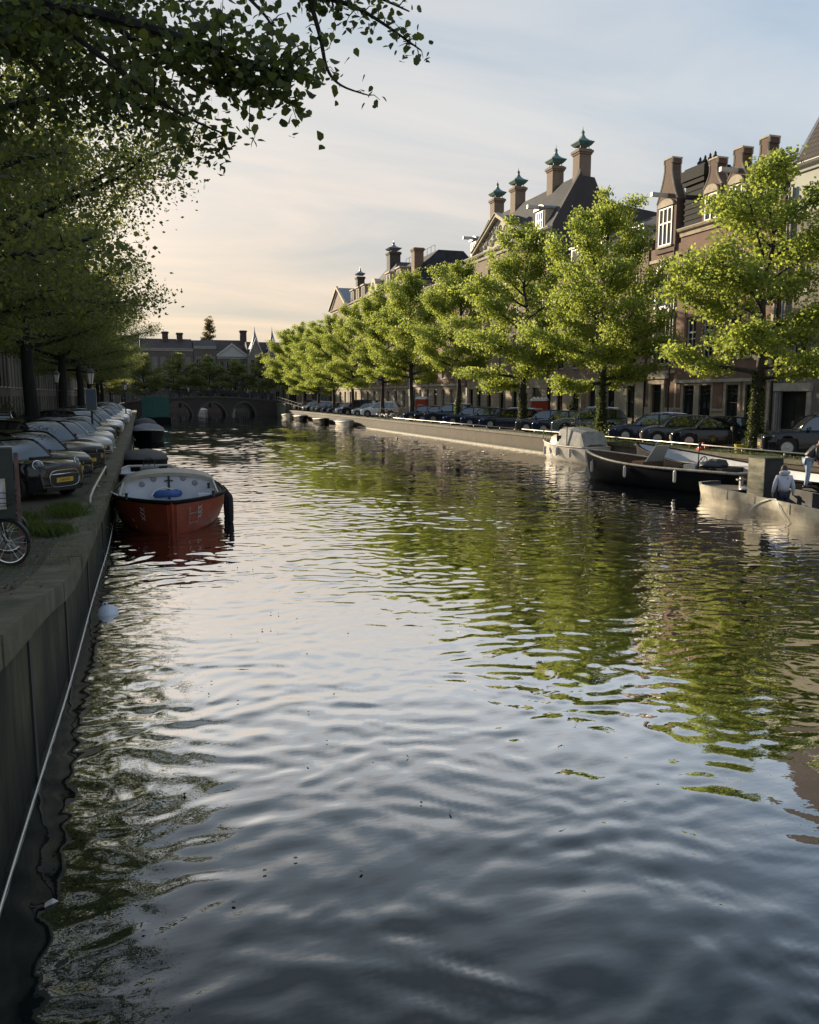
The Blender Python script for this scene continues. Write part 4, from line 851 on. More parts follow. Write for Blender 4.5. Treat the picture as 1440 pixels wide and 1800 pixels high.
# ---- left row, in deep shade
GL = 'dark houses along the left quay'; r = random.Random(21); s = 62.0; k = 0
bm_ = [brick_mat('grey_brown_brick', (.17, .14, .125), (.14, .115, .10), (.13, .12, .11)), brick_mat('umber_brick', (.14, .105, .085), (.11, .085, .07), (.10, .09, .08)), M_BRG]
ordl = ['nearest', 'second', 'third', 'fourth', 'fifth', 'sixth', 'seventh', 'eighth', 'ninth', 'tenth', 'eleventh', 'farthest']
while k < 12:
    w = [7.6, 6.4, 8.2, 7, 7.4][k % 5]
    plain_house('left', -10.0, s, s + w, 14.2 + r.uniform(-.8, 1.2), bm_[k % 3], f'dark brick house with tall white framed windows, {ordl[k]} of the left row', [(4.3, 7.7), (8.6, 11.4), (12.1, 13.4)], 3 if w < 8 else 4, ground=(1.8, 3.5), roof=('gable', 2.4), group=GL, ww=1.15 if w > 7 else 1.0, doors=(k % 3,), nc=2, nr=3)
    s += w + .05; k += 1
s = 61.9
for i, w in enumerate([7.4, 8.0, 6.6, 7.8, 7.0, 7.6]):
    plain_house('left', -10.0, s - w, s, 14.4 + (i % 3) * .5, bm_[i % 3], f'dark brick house beyond the left edge of the view, {["nearest to the visible row", "second from the visible row", "third from the visible row", "fourth from the visible row", "fifth from the visible row", "beside the viewer"][i]}', [(4.3, 7.7), (8.6, 11.4)], 3, ground=(1.8, 3.5), roof=('gable', 2.4), group=GL, ww=1.1, doors=(i % 3,))
    s -= w + .05
mb = MB()
for v in np.arange(62, 150, .16): mb.tube([(-8.6, v, ZQ + .1), (-8.6, v, ZQ + 1.0)], .012, 3)
for h in (.2, .95): mb.box(-8.62, -8.58, 62, 150, ZQ + h, ZQ + h + .04)
tag(mb.build('area_railing', M_IRON), 'thin black railing before the steps of the left houses', 'railing')
# ---- houses closing the view beyond the bridge
GB = 'distant houses beyond the bridge'
D2 = mat('grey_paint', (.38, .37, .36), .6)
M_FARB = brick_mat('far_brick', (.15, .12, .11), (.12, .10, .09), (.11, .10, .09))
kw = dict(group=GB, fm=D2, dep=14, nr=2, ground=(1.9, 4.0))
plain_house('back', 190, -14, 1.0, 14.5, M_FARB, 'distant dark brick house mostly behind the left trees', [(5, 7.8), (8.8, 11.4)], 6, roof=('gable', 2.2), **kw)
plain_house('back', 190, 1.1, 12.2, 13.7, M_FARB, 'distant brown house with two stubby round chimneys, beyond the green houseboat', [(5, 8), (9, 12)], 6, roof=('gable', 2.4), roofm=M_TILE, ch=((6.5, 17.6, 1.3, -4), (9.6, 17.4, 1.3, -4)), **kw)
plain_house('back', 190, 12.3, 17.2, 14.3, M_FARB, 'distant narrow house with white cornice, just below the slim poplar', [(5, 8), (9, 12.2)], 3, roof=('gable', 1.6), ch=(), **kw)
plain_house('back', 190, 17.3, 24.0, 12.2, M_FARB, 'distant house with a white triangular pediment below a wide dark roof', [(5, 8), (8.8, 11.2)], 4, roof=('front', 2.3, D2), **kw)
t, F = plain_house('back', 196, 14.5, 24.6, 13.5, M_FARB, 'distant broad dark roof with one round topped chimney, behind the white pediment', [(10, 12)], 3, roof=('gable', 2.9), group=GB, fm=D2, roofm=M_TILE, ch=((24.3, 18.6, 1.4, -3),))
def gothic():
    F = Fr('back', 188, 27.5)
    t = empty('gothic_house', F.loc, 0, 'distant house with twin spired gothic gables at the right end of the bridge', 'house', GB)
    ho = [(c + o - .5, c + o + .5, z, z + 2.4) for c in (25.7, 29.6) for o in (-.75, .75) for z in (2, 5.6, 9)]
    shell(t, F, 23.9, 31.6, ZQ - .1, 12.6, ho, M_BRG, 12)
    mb = MB(); mb.prism([(24, -.4, 12.6), (24, -4, 15.6), (24, -8, 15.6), (24, -12, 12.6)], (7.5, 0, 0)); mb.map(F.w).build('roof', M_TILE, t)
    for c in (25.7, 29.6):
        mb = MB(); mb.prism([(c - 1.5, .08, 12.3), (c + 1.5, .08, 12.3), (c, .08, 15.9)], (0, -.8, 0)); o = mb.map(F.w).build('gable', M_BRG, t)
        mb = MB()
        for x in (-1.6, 1.6): mb.prism([(c + x, .09, 12.2), (c, .09, 15.8), (c, .09, 16.3), (c + x, .09, 12.7)], (0, .2, 0))
        mb.map(F.w).build('gable_coping', D2, o)
        mb = MB(); mb.lathe([(1.5, 13.8), (.75, 15.6), (.3, 17.0), (.08, 18.0), (.02, 18.9)], n=8); mb.map(lambda p: F.w((p[0] + c, p[1] - 1.6, p[2]))).build('spire', M_LEAD, t)
    for h in ho: window(t, F, *h, nc=2, nr=2, fm=D2)
gothic()
plain_house('back', 186, 31.8, 46, 12.0, M_BRB, 'distant plain house at the far right beyond the bridge', [(5, 8), (9, 11)], 5, roof=('gable', 2.2), **kw)
# ================================================================ CARS
def paint(name, c): return mat('car_paint_' + name, c, .12, metal=0, spec=.25, coat=.55)
PAINT = {'black': paint('black', (.010, .011, .013)), 'dark blue': paint('dark_blue', (.014, .022, .05)), 'dark grey': paint('dark_grey', (.045, .05, .055)), 'grey green': paint('grey_green', (.10, .115, .10)),
         'silver': paint('silver', (.42, .43, .44)), 'white': paint('white', (.68, .68, .66)), 'dark red': paint('dark_red', (.11, .014, .012)), 'light grey': paint('light_grey', (.26, .28, .29)), 'red': paint('red', (.25, .03, .02))}
M_CGL = mat('car_glass', (.012, .017, .02), .03, spec=1.0)
M_CGL.node_tree.nodes['Principled BSDF'].inputs['IOR'].default_value = 1.9
M_LAMP = mat('headlight_glass', (.55, .57, .58), .08, metal=.4, coat=1)
M_RIM = mat('alloy_rim', (.38, .38, .37), .35, metal=.7)
M_PLATE = mat('yellow_plate', (.48, .30, .03), .5)
M_TRIM = mat('black_trim', (.012, .012, .012), .55)
M_CHROME = mat('chrome', (.6, .6, .6), .15, metal=1)
M_TAIL = mat('tail_light', (.25, .01, .01), .2, coat=1)
KINDS = {  # L, W, H, wheel r, hood z, cowl x, roof front x, roof rear x, tail x, belt z, tail z, nose z, wheelbase front/rear x
    'hatch': dict(L=4.1, W=1.76, H=1.47, r=.32, hood=.95, nose=.72, cowl=.95, rf=.25, rr=-1.35, tail=-1.98, belt=.93, tz=.98, fx=1.26, rx=-1.28),
    'small': dict(L=3.85, W=1.73, H=1.41, r=.31, hood=.96, nose=.82, cowl=.78, rf=.28, rr=-1.45, tail=-1.86, belt=.94, tz=.98, fx=1.22, rx=-1.25),
    'estate': dict(L=4.65, W=1.82, H=1.47, r=.33, hood=.92, nose=.68, cowl=.95, rf=.20, rr=-1.75, tail=-2.28, belt=.92, tz=.98, fx=1.42, rx=-1.38),
    'saloon': dict(L=4.6, W=1.8, H=1.43, r=.33, hood=.90, nose=.68, cowl=.95, rf=.15, rr=-.95, tail=-1.75, belt=.92, tz=1.0, fx=1.42, rx=-1.35),
    'suv': dict(L=4.6, W=1.88, H=1.68, r=.37, hood=1.08, nose=.85, cowl=.95, rf=.25, rr=-1.75, tail=-2.22, belt=1.06, tz=1.12, fx=1.40, rx=-1.36),
    'van': dict(L=4.7, W=1.9, H=1.9, r=.34, hood=1.12, nose=.85, cowl=1.35, rf=.75, rr=-2.2, tail=-2.33, belt=1.08, tz=1.1, fx=1.5, rx=-1.5)}
def sstep(x): x = max(0, min(1, x)); return x * x * (3 - 2 * x)
def make_car(kind, label, group, col, plate=None, ring=False, detail=True):
    k = KINDS[kind]; L2 = k['L'] / 2; hw = k['W'] / 2; t = empty('parked_car', (0, 0, 0), 0, label, 'car', group)
    def wid(x):
        f = max(0, (abs(x) - (L2 - .75)) / .75); return hw * (1 - (.26 if x > 0 else .16) * f ** 2.2)
    def top(x):
        if x > k['cowl']: q = (x - k['cowl']) / (L2 - k['cowl']); return k['hood'] - (k['hood'] - k['nose']) * (q ** 2.3)
        if x < k['tail'] + .3: q = (k['tail'] + .3 - x) / max(.05, (k['tail'] + .3 + L2)); return k['tz'] - .06 * max(0, q) ** 2
        return k['hood'] + (k['tz'] - k['hood']) * (k['cowl'] - x) / (k['cowl'] - k['tail'] - .3)
    R_ = k['r'] + .06
    def bot(x):
        z = .20 if abs(x) < L2 - .15 else .26
        for wx in (k['fx'], k['rx']):
            d = abs(x - wx)
            if d < R_: z = max(z, k['r'] + math.sqrt(R_ * R_ - d * d) * .98)
        return z
    xs = sorted(set([round(v, 3) for v in list(np.linspace(-L2, L2, 25)) + [w + R_ * math.cos(a) for w in (k['fx'], k['rx']) for a in np.linspace(0, math.pi, 11)] + [w + s * (R_ + .004) for w in (k['fx'], k['rx']) for s in (-1, 1)] + [L2 - .05, L2 - .12, -L2 + .05, -L2 + .12]]))
    mb = MB(); secs = []
    for x in xs:
        w = wid(x); b = bot(x); zt = top(x); e = 1 if abs(abs(x) - L2) < 1e-3 else 0
        if e: w -= .05; zt -= .05; b += .05
        bl = min(k['belt'], zt) - .02; mid = min(bl - .04, max(b + .02, .56)); sh = bl - .10
        half = [(w - .07, b), (w - .005, b + .012), (w, max(b + .02, mid)), (w - .012, max(b + .03, sh)), (w - .06, max(b + .04, bl)), (w * .80, zt - .012 if zt - .012 > bl else bl + .004), (w * .4, zt + .012), (0, zt + .02)]
        secs.append([(x, y, z) for y, z in half] + [(x, -y, z) for y, z in half[-2::-1]])
    mb.loft(secs, cap=False)
    for q in (secs[0], secs[-1]):
        n = len(q)
        for i in range(n // 2): mb.add([q[i], q[i + 1], q[n - 2 - i], q[n - 1 - i]], [(0, 1, 2, 3)])
    # roof skin and pillars
    ra = k['H']; g0, g1, g2, g3 = k['cowl'], k['rf'], k['rr'], k['tail']
    def roofz(x):
        zb = top(x) - .01
        if x >= g1: q = (g0 - x) / (g0 - g1); return zb + (ra - .035 - zb) * math.sin(q * math.pi / 2) ** .92
        if x <= g2: q = (x - g3) / (g2 - g3); return zb + (ra - .07 - zb) * math.sin(max(0, q) * math.pi / 2) ** .85
        q = (x - g2) / (g1 - g2); return ra - .07 + .035 * q + .05 * math.sin(q * math.pi)
    gx = list(np.linspace(g3, g2, 6)) + list(np.linspace(g2, g1, 9))[1:] + list(np.linspace(g1, g0, 8))[1:]
    def sec(x):
        zb = top(x) - .015; zr = roofz(x); f = (zr - zb) / (ra - zb); w = wid(x); return zb, zr, w - .075, (w - .075) - (.20 if kind != 'van' else .10) * f
    glass = MB(); ss = []
    for x in gx:
        zb, zr, wb, wr = sec(x); ss.append([(x, wb, zb), (x, wr, zr - .015), (x, wr * .55, zr + .012), (x, 0, zr + .02), (x, -wr * .55, zr + .012), (x, -wr, zr - .015), (x, -wb, zb)])
    glass.loft(ss)
    mb.loft([[(x, sec(x)[3] + .012, sec(x)[1] - .03), (x, sec(x)[3] - .02, sec(x)[1] + .012), (x, sec(x)[3] * .5, sec(x)[1] + .034), (x, 0, sec(x)[1] + .04), (x, -sec(x)[3] * .5, sec(x)[1] + .034), (x, -sec(x)[3] + .02, sec(x)[1] + .012), (x, -sec(x)[3] - .012, sec(x)[1] - .03)] for x in np.linspace(g2 - .06, g1 + .04, 9)])
    for s in (1, -1):
        mb.tube([(x, s * (sec(x)[3] + .004), sec(x)[1] - .01) for x in gx], .030, 6)
        def pillar(xa, xb, lean):
            q = []
            for x, dx in ((xa, 0), (xb, 0)):
                zb, zr, wb, wr = sec(x); x2 = x + lean; zb2, zr2, wb2, wr2 = sec(x2); q.append(((x, s * (wb + .008), zb), (x2, s * (wr2 + .010), zr2 - .012)))
            mb.quad(q[0][0], q[1][0], q[1][1], q[0][1])
        pillar(-.28, -.38, .02)
        if kind in ('estate', 'suv', 'van'): pillar(-1.12, -1.2, .02)
        cz = g2 + (.28 if kind in ('hatch', 'small') else .12)
        m = 5; xa = np.linspace(g3 + .02, cz, m)
        mb.loft([[(x, s * (sec(x)[2] + .008), sec(x)[0]), (min(x + .10, cz), s * (sec(min(x + .10, cz))[3] + .010), sec(min(x + .10, cz))[1] - .012)] for x in xa])
    body = mb.build('body', col, t, smooth=True); sharp(body, 38)
    o = glass.build('window', M_CGL, t, smooth=True); sharp(o, 45)
    mb = MB(); mb.box(-L2 + .2, L2 - .2, -hw + .12, hw - .12, .18, .62)
    for wx in (k['fx'], k['rx']): mb.box(wx - .4, wx + .4, -hw + .05, hw - .05, .5, .75)
    mb.box(L2 - .25, L2 - .02, -hw * .62, hw * .62, .22, .42); mb.build('underbody', M_TRIM, t)
    fx_ = L2 + .006; nz = k['nose']
    mb = MB(); w = hw * .52; mb.prism([(fx_ - .05, y, z) for y, z in ((-w, .34), (w, .34), (w * .94, nz - .16), (-w * .94, nz - .16))], (.055, 0, 0)); mb.build('grille', M_TRIM, t)
    if ring:
        mb = MB(); pts = [(fx_ + .01, w * 1.02 * math.copysign(abs(math.cos(a)) ** .5, math.cos(a)), .51 + .2 * math.copysign(abs(math.sin(a)) ** .5, math.sin(a))) for a in np.linspace(0, 2 * math.pi, 25)]; mb.tube(pts, .009, 6); mb.box(fx_ - .0, fx_ + .03, -w, w, .60, .63); mb.build('grille_frame', M_CHROME, t, smooth=True)
        mb = MB(); mb.box(k['cowl'] + .35, k['cowl'] + .47, -.28, .28, k['hood'] - .0, k['hood'] + .035); mb.build('hood_scoop', M_TRIM, t)
    else:
        mb = MB(); mb.box(fx_ + .006, fx_ + .02, -w * .9, w * .9, nz - .19, nz - .165); mb.box(fx_ - .04, fx_ + .012, -hw * .74, hw * .74, .24, .27); mb.build('chrome_strip', M_CHROME, t)
    if detail:
        p = MB(); p.box(fx_ + .008, fx_ + .022, -.26, .26, .42, .53); pl = p.build('number_plate', M_PLATE, t)
        tx = lettering(plate or 'K-274-LD', .085, M_TRIM, pl); tx.location = (fx_ + .0235, 0, .475); tx.rotation_euler = (R(90), 0, R(90))
    for s in (1, -1):
        mb = MB()
        if ring:
            c = (L2 - .20, s * hw * .70, nz + .02); mb.lathe([(.115, 0), (.112, .03), (.07, .07), (0, .085)], n=16, axis='X'); M_ = Matrix.Rotation(s * R(24), 3, 'Z') @ Matrix.Rotation(-R(24), 3, 'Y')
            mb.map(lambda p: M_ @ Vector(p) + Vector(c)); h = mb.build('headlight', mat('lamp_dark', (.05, .055, .06), .06, coat=1), t, smooth=True)
            mb = MB(); mb.tube([(.03, .118 * math.cos(a), .118 * math.sin(a)) for a in np.linspace(0, 6.2832, 19)], .016, 6); mb.map(lambda p: M_ @ Vector(p) + Vector(c)); mb.build('lamp_ring', M_CHROME, h, smooth=True)
        else:
            y1, y0 = wid(L2 - .05) - .04, wid(L2 - .05) - .42
            mb.add([(L2 + .004, s * y0, nz - .14), (L2 + .004, s * y0, nz - .055), (L2 - .06, s * y1, nz - .15), (L2 - .06, s * y1, nz - .03), (L2 - .40, s * (wid(L2 - .4) + .004), nz - .05), (L2 - .40, s * (wid(L2 - .4) + .002), nz + .03), (L2 - .14, s * (y0 + .05), nz + .012)], [(0, 2, 3, 1), (2, 4, 5, 3), (1, 3, 6), (3, 5, 6)]); mb.build('headlight', M_LAMP, t)
        mb = MB(); x = -L2 - .004; y1 = wid(-L2) - .06; mb.add([(x, s * (y1 - .3), .72), (x, s * (y1 - .3), .88), (x + .02, s * y1, .70), (x + .02, s * y1, .90), (x + .3, s * (wid(x + .3) + .004), .80), (x + .3, s * (wid(x + .3) + .004), .89)], [(0, 2, 3, 1), (2, 4, 5, 3)]); mb.build('tail_light', M_TAIL, t)
        mb = MB(); x = g0 - .32; y = s * (wid(x) + .07); mb.cbox(x, y, top(x) + .07, .09, .20, .13); mb.cbox(x, s * (wid(x) - .03), top(x) + .03, .05, .14, .04); b_ = mb.build('mirror', col, t)
    for wx in (k['fx'], k['rx']):
        for s in (1, -1):
            mb = MB(); r = k['r']; mb.lathe([(r * .62, -.02), (r * .64, -.10), (r * .93, -.10), (r, -.07), (r, .07), (r * .93, .10), (r * .66, .10), (r * .64, .02)], n=24, axis='Y'); w = mb.build('wheel', M_RUB, t, smooth=False); w.location = (wx, s * (hw - .115), r)
            mb = MB(); mb.lathe([(r * .66, .07), (r * .64, .088), (r * .58, .085), (r * .55, .04)], n=24, axis='Y')
            for j in range(6): a = j * math.pi / 3; mb.cbox(0, 0, 0, 1, 1, 1, M=Matrix.Rotation(a, 4, 'Y') @ Matrix.Translation((r * .32, .075, 0)) @ Matrix.Diagonal((r * .62, .02, r * .16, 1)))
            mb.lathe([(r * .16, .06), (r * .15, .095), (0, .1)], n=10, axis='Y')
            if s < 0: mb.map(lambda p: (p[0], -p[1], p[2]))
            mb.build('rim', M_RIM, w)
    if kind in ('suv', 'estate'):
        mb = MB()
        for s in (1, -1): mb.tube([(x, s * (sec(x)[3] - .06), sec(x)[1] + .075) for x in np.linspace(g2, g1 - .1, 7)], .016, 5)
        mb.build('roof_rail', M_CHROME, t)
    return t
def sharp(o, deg):
    me = o.data; b = bmesh.new(); b.from_mesh(me); bmesh.ops.remove_doubles(b, verts=b.verts, dist=.0005)
    for e in b.edges: e.smooth = not (len(e.link_faces) == 2 and e.calc_face_angle(0) > R(deg))
    b.to_mesh(me); b.free()
def lettering(s, size, m, parent, name='lettering', ext=.001):
    cu = bpy.data.curves.new(name, 'FONT'); cu.body = s; cu.size = size; cu.align_x = 'CENTER'; cu.align_y = 'CENTER'; cu.extrude = ext
    o = bpy.data.objects.new('tmp', cu); C.objects.link(o); dg = bpy.context.evaluated_depsgraph_get(); me = bpy.data.meshes.new_from_object(o.evaluated_get(dg)); bpy.data.objects.remove(o)
    me.materials.clear(); return link_mesh(name, me, m, parent)
PROTO = {}
def car(kind, col, loc, rz, label, group):
    key = kind
    if key not in PROTO: o = make_car(kind, label, group, PAINT['black']); PROTO[key] = o
    else: o = copy_tree(PROTO[key])
    o['label'] = label; o['group'] = group; o.location = loc; o.rotation_euler = (0, 0, rz)
    for c in o.children:
        if c.name.split('.')[0] in ('body', 'mirror'): c.material_slots[0].link = 'OBJECT'; c.material_slots[0].material = PAINT[col]
    return o
HL = R(-40); HR = R(180 - 32)
def nose(v, u, h, L): return (u - math.cos(h) * L / 2, v - math.sin(h) * L / 2)
gl = 'cars parked along the left quay'
m = make_car('small', 'small black car with round ringed headlights, nearest of the left parked cars', gl, PAINT['black'], plate='J-667-RX', ring=True)
p = nose(21.3, -1.75, HL, 3.85); m.location = (p[0], p[1], ZQ); m.rotation_euler = (0, 0, HL)
num = ['nearest', 'second', 'third', 'fourth', 'fifth', 'sixth', 'seventh', 'eighth', 'ninth', 'tenth', 'eleventh', 'twelfth', 'thirteenth', 'fourteenth', 'fifteenth', 'sixteenth', 'seventeenth', 'eighteenth', 'nineteenth', 'twentieth', 'twenty first', 'twenty second', 'twenty third', 'twenty fourth', 'twenty fifth', 'twenty sixth', 'twenty seventh', 'twenty eighth', 'twenty ninth', 'thirtieth', 'farthest']
r = random.Random(4); v = 24.4
cols = ['black', 'black', 'dark red', 'silver', 'light grey', 'silver', 'dark grey', 'black', 'silver', 'light grey', 'white', 'dark grey', 'silver', 'black', 'light grey', 'silver', 'white', 'dark grey', 'silver', 'light grey', 'black', 'silver', 'white', 'dark blue', 'silver']
kinds = ['hatch', 'suv', 'estate', 'estate', 'hatch', 'saloon', 'hatch', 'suv', 'saloon', 'estate']
for i, c in enumerate(cols):
    kd = kinds[i % 10]; ex = .15 if kd == 'suv' else 0
    p = nose(v, ul(v) - .62 - r.uniform(0, .25) - (.15 if i == 0 else 0), HL, KINDS[kd]['L'])
    car(kd, c, (p[0], p[1], ZQ), HL + r.uniform(-.03, .03), f'{c} {dict(suv="tall car", hatch="hatchback", estate="estate car", saloon="saloon car", van="van")[kd]}, {num[i + 1]} from the viewer in the left row of parked cars', gl)
    v += 3.05 + r.uniform(-.1, .25) + (.4 if i == 1 else 0)
# a few cars farther in on the left street
for i, (u, v, kd, c) in enumerate([(-6.9, 34, 'van', 'black'), (-6.8, 47, 'suv', 'dark grey')]):
    car(kd, c, (u, v, ZQ), R(90 + i * 3), ['black van standing on the street behind the nearest left parked cars', 'dark grey car standing on the left street behind the dark red car'][i], gl)
gr = 'cars parked along the right quay'
xs = [('suv', 'black', 1338), ('hatch', 'black', 1180), ('hatch', 'dark grey', 1127), ('estate', 'dark blue', 1070), ('suv', 'grey green', 970), ('hatch', 'dark blue', 937), ('hatch', 'dark grey', 908), ('estate', 'dark blue', 844), ('hatch', 'dark blue', 812), ('estate', 'dark blue', 781), ('suv', 'dark blue', 748), ('hatch', 'black', 731), ('hatch', 'dark blue', 712),
      ('suv', 'white', 637), ('hatch', 'silver', 621), ('van', 'black', 604), ('hatch', 'silver', 592), ('estate', 'dark blue', 580), ('hatch', 'dark blue', 570), ('saloon', 'dark grey', 559), ('hatch', 'light grey', 549), ('estate', 'black', 541), ('hatch', 'silver', 534), ('hatch', 'dark red', 528), ('suv', 'black', 523), ('hatch', 'silver', 518)]
for i, (kd, c, x) in enumerate(xs):
    u = 24.75; v = onx(x, 735, u)[0]; p = nose(v, u, HR, KINDS[kd]['L'])
    lab = {0: 'large black car at the right edge with bright spoked wheel, behind the bending person', 1: 'black hatchback with spoked wheel cover just left of the ivy trunk and yellow bucket', 4: 'grey green tall car behind the white cabin boat', 13: 'white off road car parked beyond the middle of the right quay'}.get(i, f'{c} {dict(suv="tall car", hatch="hatchback", estate="estate car", saloon="saloon car", van="van")[kd]}, {num[i]} from the viewer in the right row')
    car(kd, c, (p[0], p[1], ZQ), HR + r.uniform(-.03, .03), lab, gr)

# ================================================================ BOATS
def hull(L, B, sheer, bow=1.0, stern=.75, deck=.0, rake=.5, n=18, full=.5, draft=-.35):
    """returns outer sections; +x is the bow"""
    secs = []; inner = []; rim = []
    for i in range(n + 1):
        q = i / n; x = L * (q - .5)
        if q > full: e = (q - full) / (1 - full); w = B / 2 * max(.02, (1 - e ** 2.4 * bow)) ** .8
        else: e = (full - q) / full; w = B / 2 * (1 - (1 - stern) * e ** 2)
        z = sheer(q); xr = rake * max(0, (q - .8) / .2) ** 1.5 * 1.0
        s = [(x + xr, w, z), (x + xr * .75, w * .985, z * .62), (x + xr * .35, w * .90, z * .2), (x, w * .74, -.06), (x - xr * .3, w * .35, draft), (x - xr * .3, 0, draft - .05)]
        s = s + [(a, -b, c) for a, b, c in s[-2::-1]]; secs.append(s)
        rim.append(((x + xr, w, z), (x + xr, -w, z)))
        wi = max(.01, w - .09); inner.append([(x + xr * .9 - .03, wi, z - .01), (x + xr * .5 - .05, wi * .96, deck + .2), (x - .05, wi * .86, deck), (x - .05, -wi * .86, deck), (x + xr * .5 - .05, -wi * .96, deck + .2), (x + xr * .9 - .03, -wi, z - .01)])
    return secs, inner, rim
def boat(name, label, loc, rz, L, B, sheer, m_h, m_in, m_rim, group=None, rimr=.05, **kw):
    t = empty(name, loc, rz, label, 'boat', group); secs, inn, rim = hull(L, B, sheer, **kw)
    mb = MB(); mb.loft(secs); mb.add(secs[0], [tuple(range(len(secs[0])))]); mb.add(secs[-1], [tuple(range(len(secs[-1])))]); o = mb.build('hull', m_h, t, smooth=True); sharp(o, 40)
    mb = MB(); mb.loft(inn); mb.add(inn[0], [tuple(range(6))]); o = mb.build('inside', m_in, t, smooth=True, fix=False); sharp(o, 30)
    pts = [a for a, b in rim] + [b for a, b in rim[::-1]]; mb = MB(); k = len(rim)
    top = [[(a[0], a[1], a[2] + .012), (a[0] - .03, a[1] * (1 - .11 / max(.11, a[1])), a[2] + .012)] for a, b in rim]
    mb.loft([[q for q in s] for s in top]); mb.loft([[(x, -y, z) for x, y, z in s] for s in top]); mb.tube(pts + [pts[0]], rimr, 6); o = mb.build('gunwale', m_rim, t, smooth=True)
    return t, secs, rim
M_RED = mat('red_hull', (.27, .045, .016), .45, noise=.3, scale=2, spec=.5)
M_BHULL = mat('black_hull', (.009, .009, .010), .6, noise=.3, scale=2, spec=.06)
M_GEL = mat('weathered_white', (.42, .39, .34), .45, noise=.3, scale=2.5, col2=(.34, .30, .24))
M_BWH = mat('boat_white', (.60, .62, .66), .5, noise=.15, scale=2)
M_WOODB = mat('oiled_wood', (.10, .055, .028), .45, noise=.5, scale=3, stretch=(1, 6, 6))
M_BLUE = mat('blue_tarp', (.03, .09, .30), .5, noise=.3, scale=6)
M_CANV = mat('grey_canvas', (.16, .17, .19), .8, noise=.3, scale=4, bump=.4)
M_RUST = mat('barge_paint', (.46, .41, .30), .6, noise=.45, scale=1.6, col2=(.22, .17, .11), bump=.3)
def red_boat():
    t, secs, rim = boat('work_boat', 'red hulled steel work boat moored at the left quay, bow towards the viewer', (.78, 25.25, 0), R(-91.0), 6.9, 3.15, lambda q: .80 + .10 * max(0, q - .55) ** 1.2 * 3, M_RED, M_BWH, M_BHULL, bow=.96, stern=.85, deck=.28, full=.52, rake=.4, rimr=.055)
    # arched cuddy bulkhead and roof behind the open foredeck
    X = .12; mb = MB(); w = 1.30
    arc = lambda k, dz=0, dw=0: ((w + dw) * math.cos(k), .93 + dz + (.36 + dw) * math.sin(k) ** .8)
    pf = [(X, -w, .3)] + [(X, *arc(k)) for k in np.linspace(math.pi, 0, 17)] + [(X, w, .3)]
    mb.prism(pf, (-.06, 0, 0)); bk = mb.build('bulkhead', M_BWH, t)
    mb = MB(); mb.loft([[(x, *arc(k, .01 + (.02 if x < X else 0), .05)) for k in np.linspace(math.pi, 0, 17)] for x in (X + .10, X - .3, X - .8, X - 1.3)]); mb.loft([[(x, *arc(k, -.04, .0)) for k in np.linspace(math.pi, 0, 17)] for x in (X + .10, X - 1.3)])
    mb.loft([[(X + .10, *arc(k, .01, .05)), (X + .10, *arc(k, -.04, 0))] for k in np.linspace(math.pi, 0, 17)]); mb.build('cabin_roof', mat('worn_cream', (.33, .30, .24), .55, noise=.3, scale=3), t, smooth=True)
    mb = MB(); mb.box(X - 1.3, X - .06, -w - .02, -w + .04, .7, 1.0); mb.box(X - 1.3, X - .06, w - .04, w + .02, .7, 1.0); mb.build('cabin_side', M_WOODB, t)
    mb = MB(); mb.box(X + .002, X + .03, -.03, .03, .55, 1.25); mb.box(X + .003, X + .035, -.12, .12, 1.08, 1.12); mb.build('door_post', M_BLACK, bk)
    for y, z in ((-.75, 1.02), (.75, 1.02), (-.42, 1.17), (.42, 1.17)):
        mb = MB(); mb.lathe([(.085, 0), (.085, .02), (.06, .03), (0, .03)], n=12, axis='X'); mb.map(lambda p: (p[0] + X + .002, p[1] + y, p[2] + z)); mb.build('porthole', mat('dull_chrome', (.25, .26, .28), .3, metal=.5), bk)
    for s in (-1, 1): mb = MB(); mb.prism([(X + .05, s * 1.28, .85), (X + 1.0, s * 1.36, .84), (X + .05, s * 1.28, 1.12)], (0, -s * .04, 0)); mb.build('side_cheek', M_WHITE, t)
    mb = MB(); mb.box(.8, 1.6, -1.0, 1.0, .50, .55); mb.box(.4, .8, .8, 1.15, .5, .75); mb.build('bench', M_BWH, t)
    tp = MB(); tp.lathe([(.40, .0), (.46, .12), (.44, .26), (.30, .33), (0, .34)], n=10); tp.map(lambda p: (p[0] * .5 + .5, p[1] * .95 - .05, p[2] * .6 + .66 + .02 * math.sin(p[0] * 19 + p[1] * 13)))
    o = tp.build('tarp_bundle', M_BLUE, None, smooth=True); o.matrix_world = Matrix.Translation(t.location) @ Matrix.Rotation(t.rotation_euler.z, 4, 'Z')
    tag(o, 'blue tarpaulin bundle lying in front of the white bulkhead of the red boat', 'tarpaulin')
    mb = MB(); mb.tube([(.75, .1, .9), (.9, -.15, 1.0), (1.2, -.4, .93), (1.8, -.5, .84)], .02, 5); mb.build('rope', M_WHITE, t)
    def bowpt(x, z):    # point on the bow plating at x, height z (side +1)
        return x
    # white triple crosses and boarding ladder on the bow plating
    def on_hull(side, x, z, off=.012):
        q = (x / 6.9 + .5) * 18; i = max(0, min(17, int(q))); f = q - i
        def pt(s): 
            P_ = [Vector(a) for a in s[:4]]
            for a, b in zip(P_, P_[1:]):
                if b.z <= z <= a.z: return a.lerp(b, (a.z - z) / (a.z - b.z + 1e-9))
            return P_[0]
        a, b = pt(secs[i]), pt(secs[i + 1]); p = a.lerp(b, f); d = (b - a).normalized(); nrm = Vector((-d.y, d.x, 0)); nrm = nrm if nrm.y > 0 else -nrm
        p = p + nrm * off; return Vector((p.x, side * p.y, p.z))
